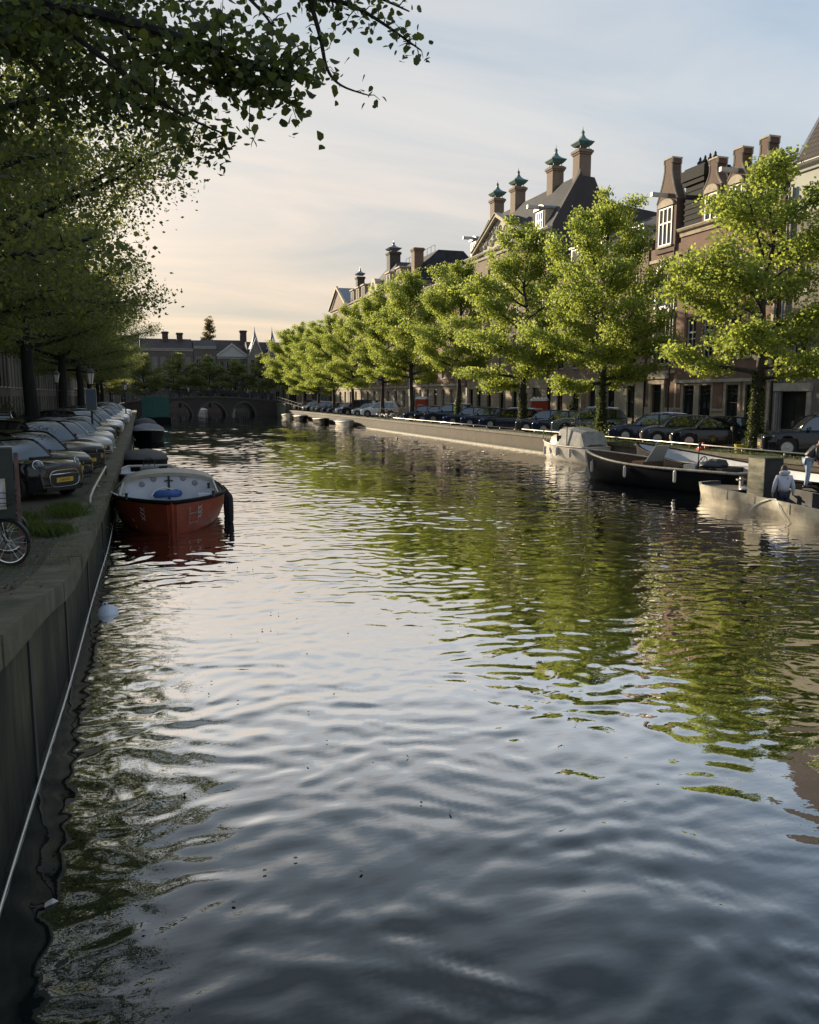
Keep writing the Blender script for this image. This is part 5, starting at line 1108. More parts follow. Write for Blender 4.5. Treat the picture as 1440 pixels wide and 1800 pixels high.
    for side in (1, -1):
        for j in range(3):
            mb = MB(); z = .66 - j * .12; x = 2.88
            for a, b in (((-.04, -.045), (.04, .045)), ((-.04, .045), (.04, -.045))):
                mb.tube([on_hull(side, x + a[0] * 1.6, z + a[1]), on_hull(side, x + b[0] * 1.6, z + b[1])], .009, 4)
            mb.build('painted_cross', M_WHITE, t)
    mb = MB()
    for x in (2.98, 3.2): mb.tube([on_hull(1, x, z, .05) for z in (.74, .5, .26)], .010, 5)
    for z in (.56, .30): mb.tube([on_hull(1, 2.98, z, .05), on_hull(1, 3.2, z, .05)], .010, 5)
    mb.build('ladder', M_STEEL, t)
    mb = MB(); mb.tube([(3.84, 0, secs[-1][0][2] + .02), (3.72, 0, .55), (3.57, 0, .15), (3.43, 0, -.1)], .06, 8); mb.build('stem_bar', M_RED, t)
    for x in (1.5, .3):
        for s in (1,):
            mb = MB(); mb.lathe([(.06, 0), (.10, .1), (.11, .45), (.10, .75), (.06, .85)], n=10); w = 1.56; mb.map(lambda p: (p[0] + x, p[1] * .9 + s * (w + .08), p[2] - .05)); mb.tube([(x, s * (w + .1), .8), (x, s * w, .92)], .02, 4); mb.build('fender', M_RUB, t, smooth=True)
    for x, s in ((2.5, 1), (2.5, -1), (.5, 1)):
        mb = MB(); mb.lathe([(.05, 0), (.035, .05), (.035, .12), (.06, .16)], n=8); mb.map(lambda p: (p[0] + x, p[1] + s * 1.12, p[2] + .88)); mb.build('bollard', M_BLACK, t)
    mb = MB(); mb.tube([(2.1, -1.35, .95), (1.8, -1.6, 1.05), (1.4, -1.9, 1.15)], .018, 5); mb.build('mooring_rope', mat('pale_rope', (0, 0, 0)), t)
red_boat()
def open_boat(label, loc, rz, L, B, mh, mi, mr, h=.6, thw=2, cover=None, engine=False, wheel=False, group=None, fend=0, name='open_boat', up=.25, **kw):
    a = dict(bow=.97, stern=.7, deck=.12, rake=.35); a.update(kw)
    t, secs, rim = boat(name, label, loc, rz, L, B, lambda q: h + up * max(0, q - .4) ** 2 * 2, mh, mi, mr, group, **a)
    for i in range(thw):
        x = L * (-.3 + .55 * i / max(1, thw)); mb = MB(); mb.box(x - .16, x + .16, -B * .43, B * .43, h - .2, h - .15); mb.build('bench', M_WOODB if mi is not M_BWH else M_BWH, t)
    if cover:
        mb = MB(); n = 9; secs2 = []
        for i in range(n + 1):
            q = .08 + .86 * i / n; x = L * (q - .5); w = B / 2 * (1 - max(0, (q - .55) / .45) ** 2.3 * .93) + .03; z = h + up * max(0, q - .4) ** 2 * 2 + .03; hh = cover[1] * math.sin(math.pi * min(1, q * 1.1)) ** .6
            secs2.append([(x, w * math.cos(k), z + hh * math.sin(k) + .02 * math.sin(i * 2.1 + k * 3)) for k in np.linspace(0, math.pi, 9)])
        mb.loft(secs2); mb.build('cover', cover[0], t, smooth=True)
    if engine:
        mb = MB(); mb.cbox(-L / 2 - .15, 0, h + .15, .34, .3, .42); mb.cbox(-L / 2 - .15, 0, h - .4, .12, .1, .8); mb.build('outboard_engine', M_BLACK, t)
    if wheel:
        x = -L * .18; mb = MB(); mb.box(x - .3, x + .25, -.35, .35, .12, h + .12); o = mb.build('helm_console', M_CANV, t)
        mb = MB(); mb.tube([(x - .36 - .06 * math.sin(a), .23 * math.cos(a), h + .22 + .22 * math.sin(a)) for a in np.linspace(0, 6.2832, 17)], .02, 5)
        for j in range(3): a_ = j * 1.047; mb.tube([(x - .36, .23 * math.cos(a_), h + .22 + .22 * math.sin(a_)), (x - .36, -.23 * math.cos(a_), h + .22 - .22 * math.sin(a_))], .012, 4)
        mb.build('steering_wheel', M_BLACK, o)
    for i in range(fend):
        q = .3 + .6 * i / max(1, fend - 1); x = L * (q - .5); j = int(q * 18); y = rim[j][0][1] + .07
        mb = MB(); mb.lathe([(.03, 0), (.06, .05), (.06, .4), (.03, .46)], n=8); mb.map(lambda p: (p[0] + x, p[1] + y, p[2] + h - .5)); mb.tube([(x, y, h - .05), (x, y - .07, h + .05)], .012, 4); mb.build('fender', M_WHITE, t)
    return t
gb = 'boats moored along the left quay'
open_boat('small white trimmed sloop with open cockpit, moored directly behind the red boat', (.35, 33.6, 0), R(-90), 6.2, 2.4, M_BHULL, M_BWH, M_GEL, h=.62, wheel=True, group=gb)
open_boat('dark covered boat moored behind the white trimmed sloop on the left', (.15, 40.8, 0), R(-90), 5.8, 2.2, M_BHULL, M_WOODB, M_BHULL, h=.6, cover=(mat('dark_canvas', (.02, .022, .026), .7, noise=.3), .42), group=gb)
open_boat('dark boat with a pale folded cover, farther along the left quay', (.75, 69.0, 0), R(-88), 6.4, 2.4, M_BHULL, M_WOODB, M_GEL, h=.8, cover=(M_CANV, .55), group=gb)
open_boat('low dark boat with a humped cover just short of the green houseboat', (.6, 80, 0), R(-88), 5.5, 2.2, M_BHULL, M_WOODB, M_BHULL, h=.7, cover=(mat('dark_canvas', (0, 0, 0)), .8), group=gb)
def houseboat():
    t = empty('houseboat', (2.3, 112, 0), 0, 'dark green box shaped houseboat near the far bridge', 'houseboat')
    M_G = mat('green_cladding', (.012, .085, .065), .6, noise=.3, scale=2)
    mb = MB(); mb.box(-1.9, 1.75, -.5, 8, -.3, .75); mb.build('pontoon', M_BHULL, t)
    mb = MB(); mb.box(-1.75, 1.6, 0, 7.5, .75, 3.35); mb.box(-1.8, 1.65, -.05, 7.55, 3.35, 3.45); mb.build('cabin', M_G, t)
    mb = MB(); mb.box(-.1, -.05, -.02, 0, .8, 3.3); mb.box(-1.7, -.15, -.025, 0, 3.2, 3.27); mb.box(-.02, 1.55, -.025, 0, 3.2, 3.27); mb.build('panel_trim', mat('green_trim', (.02, .13, .10), .5), t)
houseboat()
# ---- right side boats
gb2 = 'boats moored along the right quay'
def cabin_boat():
    t, s, rim = boat('cabin_boat', 'small weathered white boat with grey canvas cockpit hood by the right quay wall', (22.65, 40.2, 0), R(96), 5.6, 2.15, lambda q: .95 + .35 * max(0, q - .35) ** 1.5, M_GEL, M_GEL, M_GEL, gb2, bow=.97, stern=.85, deck=.5, rake=.5)
    mb = MB(); secs = []
    for x, w, z0, z1 in ((2.1, .35, 1.1, 1.2), (1.6, .62, 1.05, 1.45), (1.0, .8, 1.0, 1.6), (.5, .85, 1.0, 1.62)): secs.append([(x, -w, z0), (x, -w * .85, z1 - .05), (x, 0, z1), (x, w * .85, z1 - .05), (x, w, z0)])
    mb.loft(secs); mb.build('cabin', M_GEL, t, smooth=True)
    mb = MB(); secs = []
    for x, w, z1 in ((.55, .86, 1.62), (.1, .92, 2.02), (-1.0, .95, 2.05), (-2.2, .9, 1.85), (-2.6, .85, 1.1)): secs.append([(x, -w, 1.0), (x, -w * .92, z1 - .12), (x, -w * .5, z1), (x, w * .5, z1), (x, w * .92, z1 - .12), (x, w, 1.0)])
    mb.loft(secs); mb.build('canvas_hood', mat('pale_canvas', (.30, .29, .27), .7, noise=.35, scale=3, bump=.4), t)
    mb = MB(); mb.tube([(2.9, -.35, 1.2), (3.0, -.3, 1.75), (3.25, 0, 1.8), (3.0, .3, 1.75), (2.9, .35, 1.2)], .02, 5); mb.tube([(1.9, .75, 1.15), (2.0, .72, 1.65), (3.0, .3, 1.75)], .018, 5); mb.tube([(1.9, -.75, 1.15), (2.0, -.72, 1.65), (3.0, -.3, 1.75)], .018, 5); mb.build('pulpit_rail', M_CHROME, t)
    mb = MB(); mb.box(-.1, .4, .86, .895, 1.2, 1.55); mb.box(.35, .40, .5, .86, 1.25, 1.7); mb.build('window', M_GLASS, t)
    mb = MB(); mb.tube([(-.9, .98, 2.1), (-.9, .98, .9)], .03, 6); mb.build('canvas_pole', M_BLACK, t)
    for x in (1.4, 0, -1.5):
        mb = MB(); mb.lathe([(.03, 0), (.09, .06), (.09, .45), (.03, .52)], n=8); mb.map(lambda p: (p[0] + x, p[1] + 1.12, p[2] + .35)); mb.build('fender', M_WHITE, t)
cabin_boat()
for o_ in C.objects:
    if o_.name.startswith('cabin_boat'): o_.scale = (.82, .9, .92)
t = open_boat('long black sloop with wooden deck, steering wheel and tilted windscreen, moored double on the right', (19.92, 27.9, 0), R(104), 8.0, 2.7, M_BHULL, M_WOODB, mat('pale_gunwale', (.36, .32, .26), .5, noise=.4, scale=4), h=.85, thw=0, wheel=True, group=gb2, fend=3, name='sloop', up=.5, full=.55)
mb = MB(); mb.prism([(.55, -.5, .95), (.55, .5, .95), (.15, .4, 1.6), (.15, -.4, 1.6)], (.04, 0, .02)); mb.build('windscreen', mat('dusty_screen', (.33, .33, .32), .3, spec=.8), t)
mb = MB(); mb.box(.6, 1.2, -.6, .6, .12, .95); mb.build('seat_box', M_WOODB, t)
mb = MB(); mb.box(-3.2, -2.2, -.7, .7, .12, .95); mb.lathe([(.3, .9), (.34, 1.05), (.25, 1.22), (0, 1.26)], (-2.6, .1, 0), 10); mb.build('engine_box', M_BLACK, t)
mb = MB(); mb.box(.9, 2.6, -.6, .6, .22, .27); mb.build('floor_boards', M_BWH, t)
mb = MB(); mb.tube([(-2.2, .8, .9), (-2.25, .8, 1.75)], .02, 5); mb.lathe([(.05, 1.7), (.06, 1.8), (.02, 1.86)], (-2.25, .8, 0), 8); mb.build('light_mast', M_IRON, t)
def cloth_heap(label, loc, s, m, name='cloth_heap', cat='cloth', seed=1, sx=1.0):
    rd = random.Random(seed); mb = MB(); n = 12; prof = [(1, 0), (.95, .3), (.75, .6), (.4, .8), (0, .85)]; mb.lathe(prof, n=n)
    ph = [rd.uniform(0, 6) for _ in range(4)]; mb.map(lambda p: (p[0] * s * sx * (1 + .2 * math.sin(3 * p[1] * 2 + ph[0])), p[1] * s * (1 + .2 * math.sin(4 * p[0] + ph[1])), p[2] * s * .7 * (1 + .3 * math.sin(5 * p[0] + ph[2]) * math.cos(4 * p[1] + ph[3]))))
    o = mb.build(name, m, None, smooth=True); o.location = loc; return tag(o, label, cat)
cloth_heap('dark cushion heap on the foredeck floor of the black sloop', (19.2, 30.4, .3), .38, M_BLACK, seed=3)
cloth_heap('dark heap of gear before the tilted windscreen of the black sloop', (19.55, 29.7, .3), .45, M_CANV, seed=5)
cloth_heap('dark covered gear on the stern of the black sloop', (20.3, 25.5, .95), .42, M_BLACK, seed=9, sx=1.3)
t = open_boat('big black barge with bright white inner bulwark, lying between the sloop and the right quay', (22.2, 25.0, 0), R(92), 15.0, 3.0, M_BHULL, M_BWH, M_BHULL, h=.74, thw=0, group=gb2, name='barge', up=.9, full=.6, deck=-.15)
mb = MB(); mb.box(-.6, .6, .2, 1.0, .7, .95); mb.box(-.5, .5, .1, .2, .95, 1.2); mb.box(-.45, .45, .3, .9, -.15, .7); mb.build('bench', M_WHITE, t)
mb = MB(); mb.box(-6.6, -1.5, .80, 1.36, .48, .555); mb.build('side_deck', M_TRIM, t)
def grey_barge():
    t = empty('work_barge', (18.75, 19.3, 0), R(80), 'sunlit beige steel work barge in the right foreground with a tall plywood box', 'barge', gb2); L, B = 10.4, 2.3
    out = [(-L / 2, -B / 2), (L / 2 - .9, -B / 2), (L / 2 - .25, -B * .36), (L / 2, -B * .12), (L / 2, B * .12), (L / 2 - .25, B * .36), (L / 2 - .9, B / 2), (-L / 2, B / 2)]
    mb = MB(); n = 8
    lo = [(x - (.35 if x > L / 2 - 1.2 else 0), y * .9, -.5) for x, y in out]; md = [(x - (.12 if x > L / 2 - 1.2 else 0), y, .28) for x, y in out]; hi = [(x, y, .56) for x, y in out]
    mb.loft([lo + [lo[0]], md + [md[0]], hi + [hi[0]]]); mb.build('hull', M_RUST, t)
    ins = [(x - (.07 if x > 0 else -.07), y * (1 - .07 / 1.15)) for x, y in out]
    mb = MB(); mb.loft([[(x, y, .562) for x, y in out + out[:1]], [(x, y, .562) for x, y in ins + ins[:1]]]); mb.build('gunwale', mat('worn_edge', (.45, .41, .32), .5, noise=.4, scale=5), t)
    mb = MB(); mb.loft([[(x, y, .56) for x, y in ins + ins[:1]], [(x, y, -.3) for x, y in ins + ins[:1]]]); mb.add([(x, y, -.3) for x, y in ins], [tuple(range(8))]); mb.build('hold', mat('dark_hold', (.05, .05, .05), .7, noise=.5, scale=2), t, fix=False)
    mb = MB(); q = [p for p in ins if p[0] > L / 2 - 1.5]; mb.prism([(L / 2 - 2.0, -B * .46, .40)] + [(x, y, .40) for x, y in q] + [(L / 2 - 2.0, B * .46, .40)], (0, 0, .05)); mb.build('foredeck', mat('rusty_deck', (.14, .11, .08), .7, noise=.5, scale=3), t)
    for x in (-3.4, -3.2, -2.6, -1.0, .8, 2.4): mb = MB(); mb.box(x, x + .03, B / 2 + .002, B / 2 + .02, .25, .54); mb.build('welded_rib', M_RUST, t)
    mb = MB(); mb.tube([(-.2, B / 2 - .05, .58), (0, B / 2 + .03, .56), (.5, B / 2 + .04, .4), (.8, B / 2 + .04, .25), (1.0, B / 2 + .03, .1)], .022, 5); mb.tube([(-.2, B / 2 - .05, .58), (-.5, B / 2 + .04, .45), (-.9, B / 2 + .04, .05)], .018, 5); mb.build('rope', mat('pale_rope', (0, 0, 0)), t)
    for x in (L / 2 - 1.6,):
        mb = MB(); mb.box(x - .05, x + .05, -.05, .05, .45, .85); mb.box(x - .06, x + .06, -.16, .16, .74, .79); mb.build('towing_post', M_STEEL, t)
    m_p = mat('mossy_plywood', (.52, .45, .31), .75, noise=.7, scale=3.0, col2=(.24, .22, .13), bump=.3, stretch=(.6, .6, 2.2))
    b = empty('plywood_box', (19.25, onx(1358, 840, 19.25)[0] + .1, -.3), R(84), 'tall mossy plywood box standing on the beige work barge', 'box')
    mb = MB(); mb.box(-.40, .40, -.16, .50, 0, 1.9); mb.build('side_panels', mat('dark_side', (.02, .02, .018), .7, noise=.5), b)
    mb = MB(); mb.box(-.41, .41, .503, .53, 0, 1.91); mb.box(-.42, .42, .531, .545, .9, .96); mb.build('front_panel', m_p, b)
    mb = MB(); mb.box(-.44, .44, -.20, .55, 1.912, 1.95); mb.build('lid', mat('green_lid', (.10, .11, .06), .7, noise=.4), b)
    cloth_heap('small tangle of rope and tools on the foredeck of the beige barge', (19.2, 22.4, .46), .22, M_STEEL, name='tool_heap', cat='tools', seed=12)
grey_barge()
# distant boats on the right
for i, (x, y, L, lab, mh, cv) in enumerate([(650, 745, 5.5, 'open grey boat with a folded cover where the pale ledge begins on the right', M_GEL, (M_CANV, .35)), (588, 747, 6.5, 'white stemmed dark boat moored second from that ledge, far right quay', M_BHULL, None), (540, 739, 6, 'dark blue boat moored farther along the right quay, left of the white stemmed one', M_BHULL, (M_CANV, .3)), (512, 734, 5, 'pale little boat moored nearest the far bridge', M_GEL, None)]):
    v = [93, 106, 120, 131][i]
    open_boat(lab, (22.7, v, 0), R(-94), L, 1.9, mh, M_BWH if not cv else M_WOODB, M_GEL, h=.55, cover=cv, group=gb2)
for i, (u, v) in enumerate([(12.0, 168), (17.6, 170)]):
    open_boat(['small white covered boat glimpsed through the middle arch of the far bridge', 'small white covered boat glimpsed through the right arch of the far bridge'][i], (u, v, 0), R(-80), 5, 2.0, M_GEL, M_GEL, M_GEL, h=.6, cover=(M_GEL, .5), thw=0, group='boats beyond the far bridge')
# buoy
mb = MB(); mb.lathe([(0, -.16), (.12, -.13), (.17, -.02), (.18, .04), (.15, .13), (.09, .18), (.03, .20), (0, .2)], n=20); mb.tube([(0, 0, .19), (-.02, 0, .24), (-.06, 0, .24), (-.08, 0, .17)], .014, 5)
o = mb.build('buoy', mat('buoy_white', (.55, .60, .68), .5, noise=.2), smooth=True); o.location = (-.62, 14.2, -.05); tag(o, 'round white buoy floating at the foot of the left quay wall', 'buoy')
# ================================================================ STREET THINGS
def lantern_post(label, loc, h=3.9, sign=False, group='street lanterns'):
    t = empty('street_lamp', loc, 0, label, 'street lamp', group)
    mb = MB(); mb.lathe([(.16, 0), (.16, .12), (.11, .2), (.12, .5), (.07, .62), (.06, .9), (.055, 1.0), (.075, 1.04), (.05, 1.1), (.042, h - 1.05), (.06, h - 1.02), (.04, h - .95), (.03, h - .8)], n=10)
    mb.tube([(-.22, 0, h - 1.25), (.22, 0, h - 1.25)], .018, 5); mb.build('post', M_IRON, t, smooth=True)
    mb = MB(); mb.lathe([(.10, h - .78), (.20, h - .28)], n=6); g = mb.build('glass', mat('lantern_glass', (.55, .52, .45), .15), t)
    mb = MB(); mb.lathe([(.05, h - .86), (.12, h - .78), (.12, h - .76)], n=6); mb.lathe([(.25, h - .28), (.24, h - .24), (.15, h - .12), (.07, h - .06), (.07, h + .02), (.03, h + .05), (.035, h + .1), (0, h + .14)], n=6)
    for j in range(6): a = j * math.pi / 3; mb.tube([(.10 * math.cos(a), .10 * math.sin(a), h - .78), (.205 * math.cos(a), .205 * math.sin(a), h - .28)], .012, 4)
    mb.build('lantern_frame', M_IRON, t)
    if sign:
        mb = MB(); mb.box(-.22, .22, -.075, -.055, h - 1.95, h - 1.0); s = mb.build('sign', mat('blue_grey_sign', (.05, .075, .10), .5), t)
        mb = MB(); mb.box(-.235, .235, -.054, -.045, h - 1.965, h - .985); mb.build('sign_frame', M_STEEL, s)
    return t
for x, u, y0, lab in ((1116, 32.8, 655, 'street lantern before the door of the red brick house'), (888, 32.8, 668, 'street lantern before the stone ground floor of the pediment house'), (752, 32.8, 688, 'street lantern left of the more distant red toilet cabin'), (697, 32.8, 690, 'street lantern seen among the middle trees of the right bank'), (612, 32.8, 690, 'farthest street lantern on the right bank')):
    v, z = onx(x, y0, u); lantern_post(lab, (u, v, ZQ + .12), 3.9)
lantern_post('street lantern with a blue grey square sign on its thin post, left quay', (-2.0, 40.6, ZQ), 3.75, True)
lantern_post('dark street lantern left of the one with the square sign', (-4.6, 54.5, ZQ), 4.0)
lantern_post('small far street lantern rising over the left row of cars', (-1.0, 78, ZQ), 3.7)
def bollard(loc, lab):
    mb = MB(); mb.lathe([(.10, 0), (.10, .1), (.085, .14), (.075, .7), (.09, .74), (.09, .78), (.06, .84), (.09, .92), (.05, 1.0), (0, 1.02)], n=10); o = mb.build('bollard', mat('bollard_grey', (.10, .095, .085), .7, noise=.4), smooth=True); o.location = loc; tag(o, lab, 'bollard', 'bollards on the right pavement')
for i, x in enumerate((1329, 1394, 1350, 1243, 1160, 1040)):
    v = onx(x, 740, 32.6)[0]; bollard((32.6, v, ZQ + .12), ['stone bollard just right of the ivy clad trunk', 'stone bollard in front of the black garage door', 'stone bollard left of the black garage door', 'bollard before the barred windows of the red brick house', 'bollard by the door of the red brick house', 'bollard before the brown brick house'][i])
def toilet(loc, rz, lab):
    t = empty('toilet_cabin', loc, rz, lab, 'portable toilet', 'red portable toilets'); M_T = mat('red_plastic', (.42, .05, .025), .45, noise=.15)
    mb = MB(); mb.box(-.55, .55, -.55, .55, .1, 2.05); mb.build('cabin', M_T, t)
    mb = MB(); mb.box(-.6, .6, -.6, .6, 0, .1); mb.build('base', M_TRIM, t)
    mb = MB()
    for s in (-.52, .52): mb.box(s - .04, s + .04, -.60, -.55, .1, 2.05)
    mb.box(-.6, -.55, -.5, .5, .2, .28); mb.build('corner_post', M_T, t)
    mb = MB(); mb.box(-.46, .46, -.575, -.552, .15, 1.98); d = mb.build('door', mat('red_door', (.36, .045, .025), .4), t)
    mb = MB(); mb.box(-.575, -.556, -.33, .33, 1.15, 1.5); pn = mb.build('panel', M_WHITE, t); mb = MB(); mb.box(-.581, -.576, -.30, .30, 1.25, 1.40); mb.build('panel_stripe', M_T, pn)
    mb = MB(); mb.box(-.33, .33, -.59, -.577, 1.15, 1.5); pn = mb.build('panel', M_WHITE, t); mb = MB(); mb.box(-.30, .30, -.596, -.591, 1.25, 1.40); mb.build('panel_stripe', M_T, pn)
    mb = MB(); secs = []
    for i in range(13): x = -.6 + 1.2 * i / 12; z = 2.15 + .12 * abs(math.sin(i * math.pi / 3)); secs.append([(x, -.6, 2.05), (x, -.5, z), (x, 0, z + .09), (x, .5, z), (x, .6, 2.05)])
    mb.loft(secs, cap=True); mb.build('roof', mat('translucent_roof', (.6, .6, .58), .4), t)
for i, x in enumerate((949, 742)):
    v = onx(x, 720, 29.3)[0]; toilet((29.3, v, ZQ), R(-38), ['red portable toilet cabin with pale ribbed roof, behind the grey cars beside the third tree', 'smaller looking red portable toilet cabin farther down the right bank'][i])
def gz(x, y, z=1.12):   # ground point under a photo pixel
    d = _fw * FOC + _rt * (x - 720) + _up * (900 - y); t = (z - CAM_H) / d[2]; return (d[0] * t, d[1] * t, z)
# ---- bicycles
def make_bike(label, group):
    t = empty('bicycle', (0, 0, 0), 0, label, 'bicycle', group)
    M_F = mat('bike_frame', (.05, .035, .04), .4, noise=.3)
    for x in (-.53, .53):
        mb = MB(); pts = [(x + .335 * math.cos(a), 0, .35 + .335 * math.sin(a)) for a in np.linspace(0, 6.2832, 33)]; mb.tube(pts, .020, 6); w = mb.build('wheel', M_RUB, t, smooth=True)
        mb = MB(); mb.tube([(x + .305 * math.cos(a), 0, .35 + .305 * math.sin(a)) for a in np.linspace(0, 6.2832, 33)], .010, 5); mb.lathe([(.025, -.04), (.025, .04)], (x, 0, .35), 8, 'Y')
        for j in range(18): a = j * 2 * math.pi / 18; mb.tube([(x, (-1) ** j * .025, .35), (x + .30 * math.cos(a), 0, .35 + .30 * math.sin(a))], .0016, 3)
        mb.build('rim', M_CHROME, w)
        mb = MB(); mb.loft([[(x + .365 * math.cos(a), y, .35 + .365 * math.sin(a)) for y in (-.028, 0, .028)] for a in np.linspace(.3 if x > 0 else .1, 2.6 if x > 0 else 3.4, 14)]); mb.build('mudguard', M_BLACK, t)
    mb = MB(); bb = (-.10, 0, .30); st = (-.26, 0, .88); hd = (.36, 0, .90)
    mb.tube([bb, st], .017, 6); mb.tube([bb, (.40, 0, .72)], .018, 6); mb.tube([(-.2, 0, .68), hd], .016, 6); mb.tube([(.33, 0, 1.0), (.42, 0, .66)], .02, 6)
    for s in (-.05, .05): mb.tube([(.42, s * .6, .66), (.47, s, .55), (.53, s, .35)], .011, 5); mb.tube([bb, (-.53, s, .35)], .010, 5); mb.tube([(-.23, 0, .8), (-.53, s, .35)], .009, 5)
    mb.build('frame', M_F, t, smooth=True)
    mb = MB(); mb.tube([(.12, -.30, 1.10), (.24, -.27, 1.13), (.33, -.12, 1.12), (.335, 0, 1.10), (.33, .12, 1.12), (.24, .27, 1.13), (.12, .30, 1.10)], .012, 6); mb.tube([(.335, 0, 1.1), (.33, 0, 1.0)], .014, 6); mb.build('handlebar', M_CHROME, t, smooth=True)
    mb = MB(); mb.lathe([(.02, 0), (.075, .0), (.08, .04), (.05, .07), (0, .075)], n=12); mb.map(lambda p: (p[0] * 1.6 - .28, p[1] * 1.1, p[2] + .93)); mb.tube([(-.26, 0, .86), (-.27, 0, .95)], .013, 5); mb.build('saddle', M_BLACK, t, smooth=True)
    mb = MB()
    for y in (-.06, 0, .06): mb.tube([(-.32, y, .72), (-.82, y, .72)], .007, 4)
    for s in (-.07, .07): mb.tube([(-.75, s, .72), (-.53, s, .36)], .006, 4)
    mb.build('rack', M_BLACK, t)
    mb = MB(); mb.lathe([(.085, -.01), (.085, .01)], (-.10, .05, .30), 14, 'Y'); mb.tube([(-.10, .06, .30), (-.02, .08, .16)], .01, 4); mb.cbox(-.02, .13, .16, .09, .1, .02); mb.build('crank', M_CHROME, t)
    mb = MB()
    for z in (.95, 1.02, 1.1): mb.tube([(.45, -.16, z), (.45, .16, z), (.68, .14, z), (.68, -.14, z), (.45, -.16, z)], .006, 4)
    for a in range(5): y = -.15 + .075 * a; mb.tube([(.45, y, 1.1), (.45, y * .9, .9), (.66, y * .9, .9), (.68, y, 1.1)], .004, 4)
    mb.build('basket', M_IRON, t)
    return t
gbk = 'parked bicycles'
b0 = make_bike('dark bicycle whose front wheel reaches into the picture at the left edge, nearest of all', gbk); g_ = gz(14, 973, zq(12)); b0.location = (g_[0] - .53 * math.cos(R(-18)), g_[1] - .53 * math.sin(R(-18)), g_[2]); b0.rotation_euler = (R(4), 0, R(-18))
for lab, loc, rz in (('bicycle half hidden behind the dark notice board on the left pavement', (gz(20, 908)[0] - .25, gz(20, 908)[1] + .3, ZQ), -58), ('bicycle leaning beside the first one at the left edge, mostly out of view', (-2.35, 13.2, 1.14), -25),
                     ('bicycle parked beside the trunk of the second tree on the right', (25.2, 44.0, ZQ), 200), ('bicycle leaning by the lamp before the brown brick house', (30.5, 45.5, ZQ + .0), 110),
                     ('bicycle in the cluster right of the white off road car, quay side', (24.8, 84.0, ZQ), 185), ('bicycle in the cluster right of the white off road car, second one', (25.0, 82.8, ZQ), 190), ('bicycle in the cluster right of the white off road car, nearest the viewer', (24.9, 81.6, ZQ), 180)):
    c = copy_tree(b0); c['label'] = lab; c.location = loc; c.rotation_euler = (R(3), 0, R(rz))
# ---- notice board at the left edge
t = empty('notice_board', (-1.72, 13.0, zq(13)), R(8), 'tall dark notice board with a white framed poster, cut by the left edge', 'notice board')
mb = MB(); mb.box(-1.3, -.02, -.07, .07, .72, 1.72); mb.build('board', mat('board_green', (.015, .022, .018), .5, noise=.3), t)
mb = MB(); mb.box(-.01, .05, -.04, .04, -.1, 1.66); mb.build('post', mat('rusty_post', (.14, .075, .06), .6, noise=.5, scale=8), t)
mb = MB(); mb.box(-.70, -.14, -.09, -.072, .86, 1.30); f = mb.build('poster_frame', M_STEEL, t)
mb = MB(); mb.box(-.66, -.18, -.094, -.0905, .90, 1.26); mb.build('poster', mat('poster_paper', (.50, .52, .54), .6, noise=.25, scale=14), f)
mb = MB(); mb.tube([(-1.3, 0, 1.74), (-.02, 0, 1.74)], .02, 5); mb.build('top_bar', M_STEEL, t)
# ---- bucket and crate by the ivy trunk
mb = MB(); mb.lathe([(.15, 0), (.19, .36), (.205, .37), (.205, .39), (.17, .39), (.14, .04), (0, .04)], n=16); mb.tube([(.2, 0, .37), (.12, 0, .5), (-.12, 0, .5), (-.2, 0, .37)], .006, 4)
o = mb.build('bucket', mat('yellow_plastic', (.45, .36, .04), .5)); v = onx(1299, 790, 24.5)[0]; o.location = (24.5, v, ZQ); tag(o, 'yellow bucket on the quay at the foot of the ivy clad trunk', 'bucket')
mb = MB(); mb.lathe([(.22, 0), (.24, .1), (.2, .22), (.08, .26), (0, .27)], n=14); mb.box(-.3, .3, -.12, .12, 0, .08); mb.box(-.05, .05, -.04, .04, .26, .34)
o = mb.build('fuel_can', mat('bright_red', (.55, .02, .04), .45)); v = onx(1236, 790, 24.45)[0]; o.location = (24.45, v, ZQ); tag(o, 'small bright red can on the quay edge left of the yellow bucket', 'can')
t = empty('camera_tripod', (24.6, onx(1286, 790, 24.6)[0], ZQ), 0, 'thin black tripod standing left of the yellow bucket', 'tripod')
for a in (0, 2.1, 4.2):
    mb = MB(); mb.tube([(0, 0, .95), (.3 * math.cos(a), .3 * math.sin(a), 0)], .014, 4); mb.build('leg', M_BLACK, t)
mb = MB(); mb.cbox(0, 0, 1.05, .12, .1, .14); mb.tube([(0, 0, .9), (0, 0, 1.0)], .02, 5); mb.build('head', M_BLACK, t)
# ---- grass, shrubs and ivy
def grass(name, label, pts, n, h, m, spread, sx=1.0, kind='stuff'):
    rs = np.random.default_rng(len(label)); V = []; Fc = []
    for i in range(n):
        c = pts[rs.integers(len(pts))]; x, y = rs.normal(c[0], spread * sx), rs.normal(c[1], spread); z = c[2]; a = rs.uniform(0, 6.28); hh = h * rs.uniform(.35, 1.2); w = .006 * rs.uniform(.7, 1.8) * (h / .2) ** .5; dx, dy = rs.normal(0, hh * .35, 2)
        b = len(V); V += [(x - w * math.cos(a), y - w * math.sin(a), z), (x + w * math.cos(a), y + w * math.sin(a), z), (x + dx * .4 + w * .7, y + dy * .4, z + hh * .6), (x + dx, y + dy, z + hh)]; Fc += [(b, b + 1, b + 2), (b, b + 2, b + 3)]
    me = bpy.data.meshes.new(name); me.from_pydata(V, [], Fc); o = link_mesh(name, me, m); return tag(o, label, 'grass', kind=kind)
M_GRASS = leaf_mat('grass_blade', (.07, .105, .02), (.12, .18, .03), tw=.35)
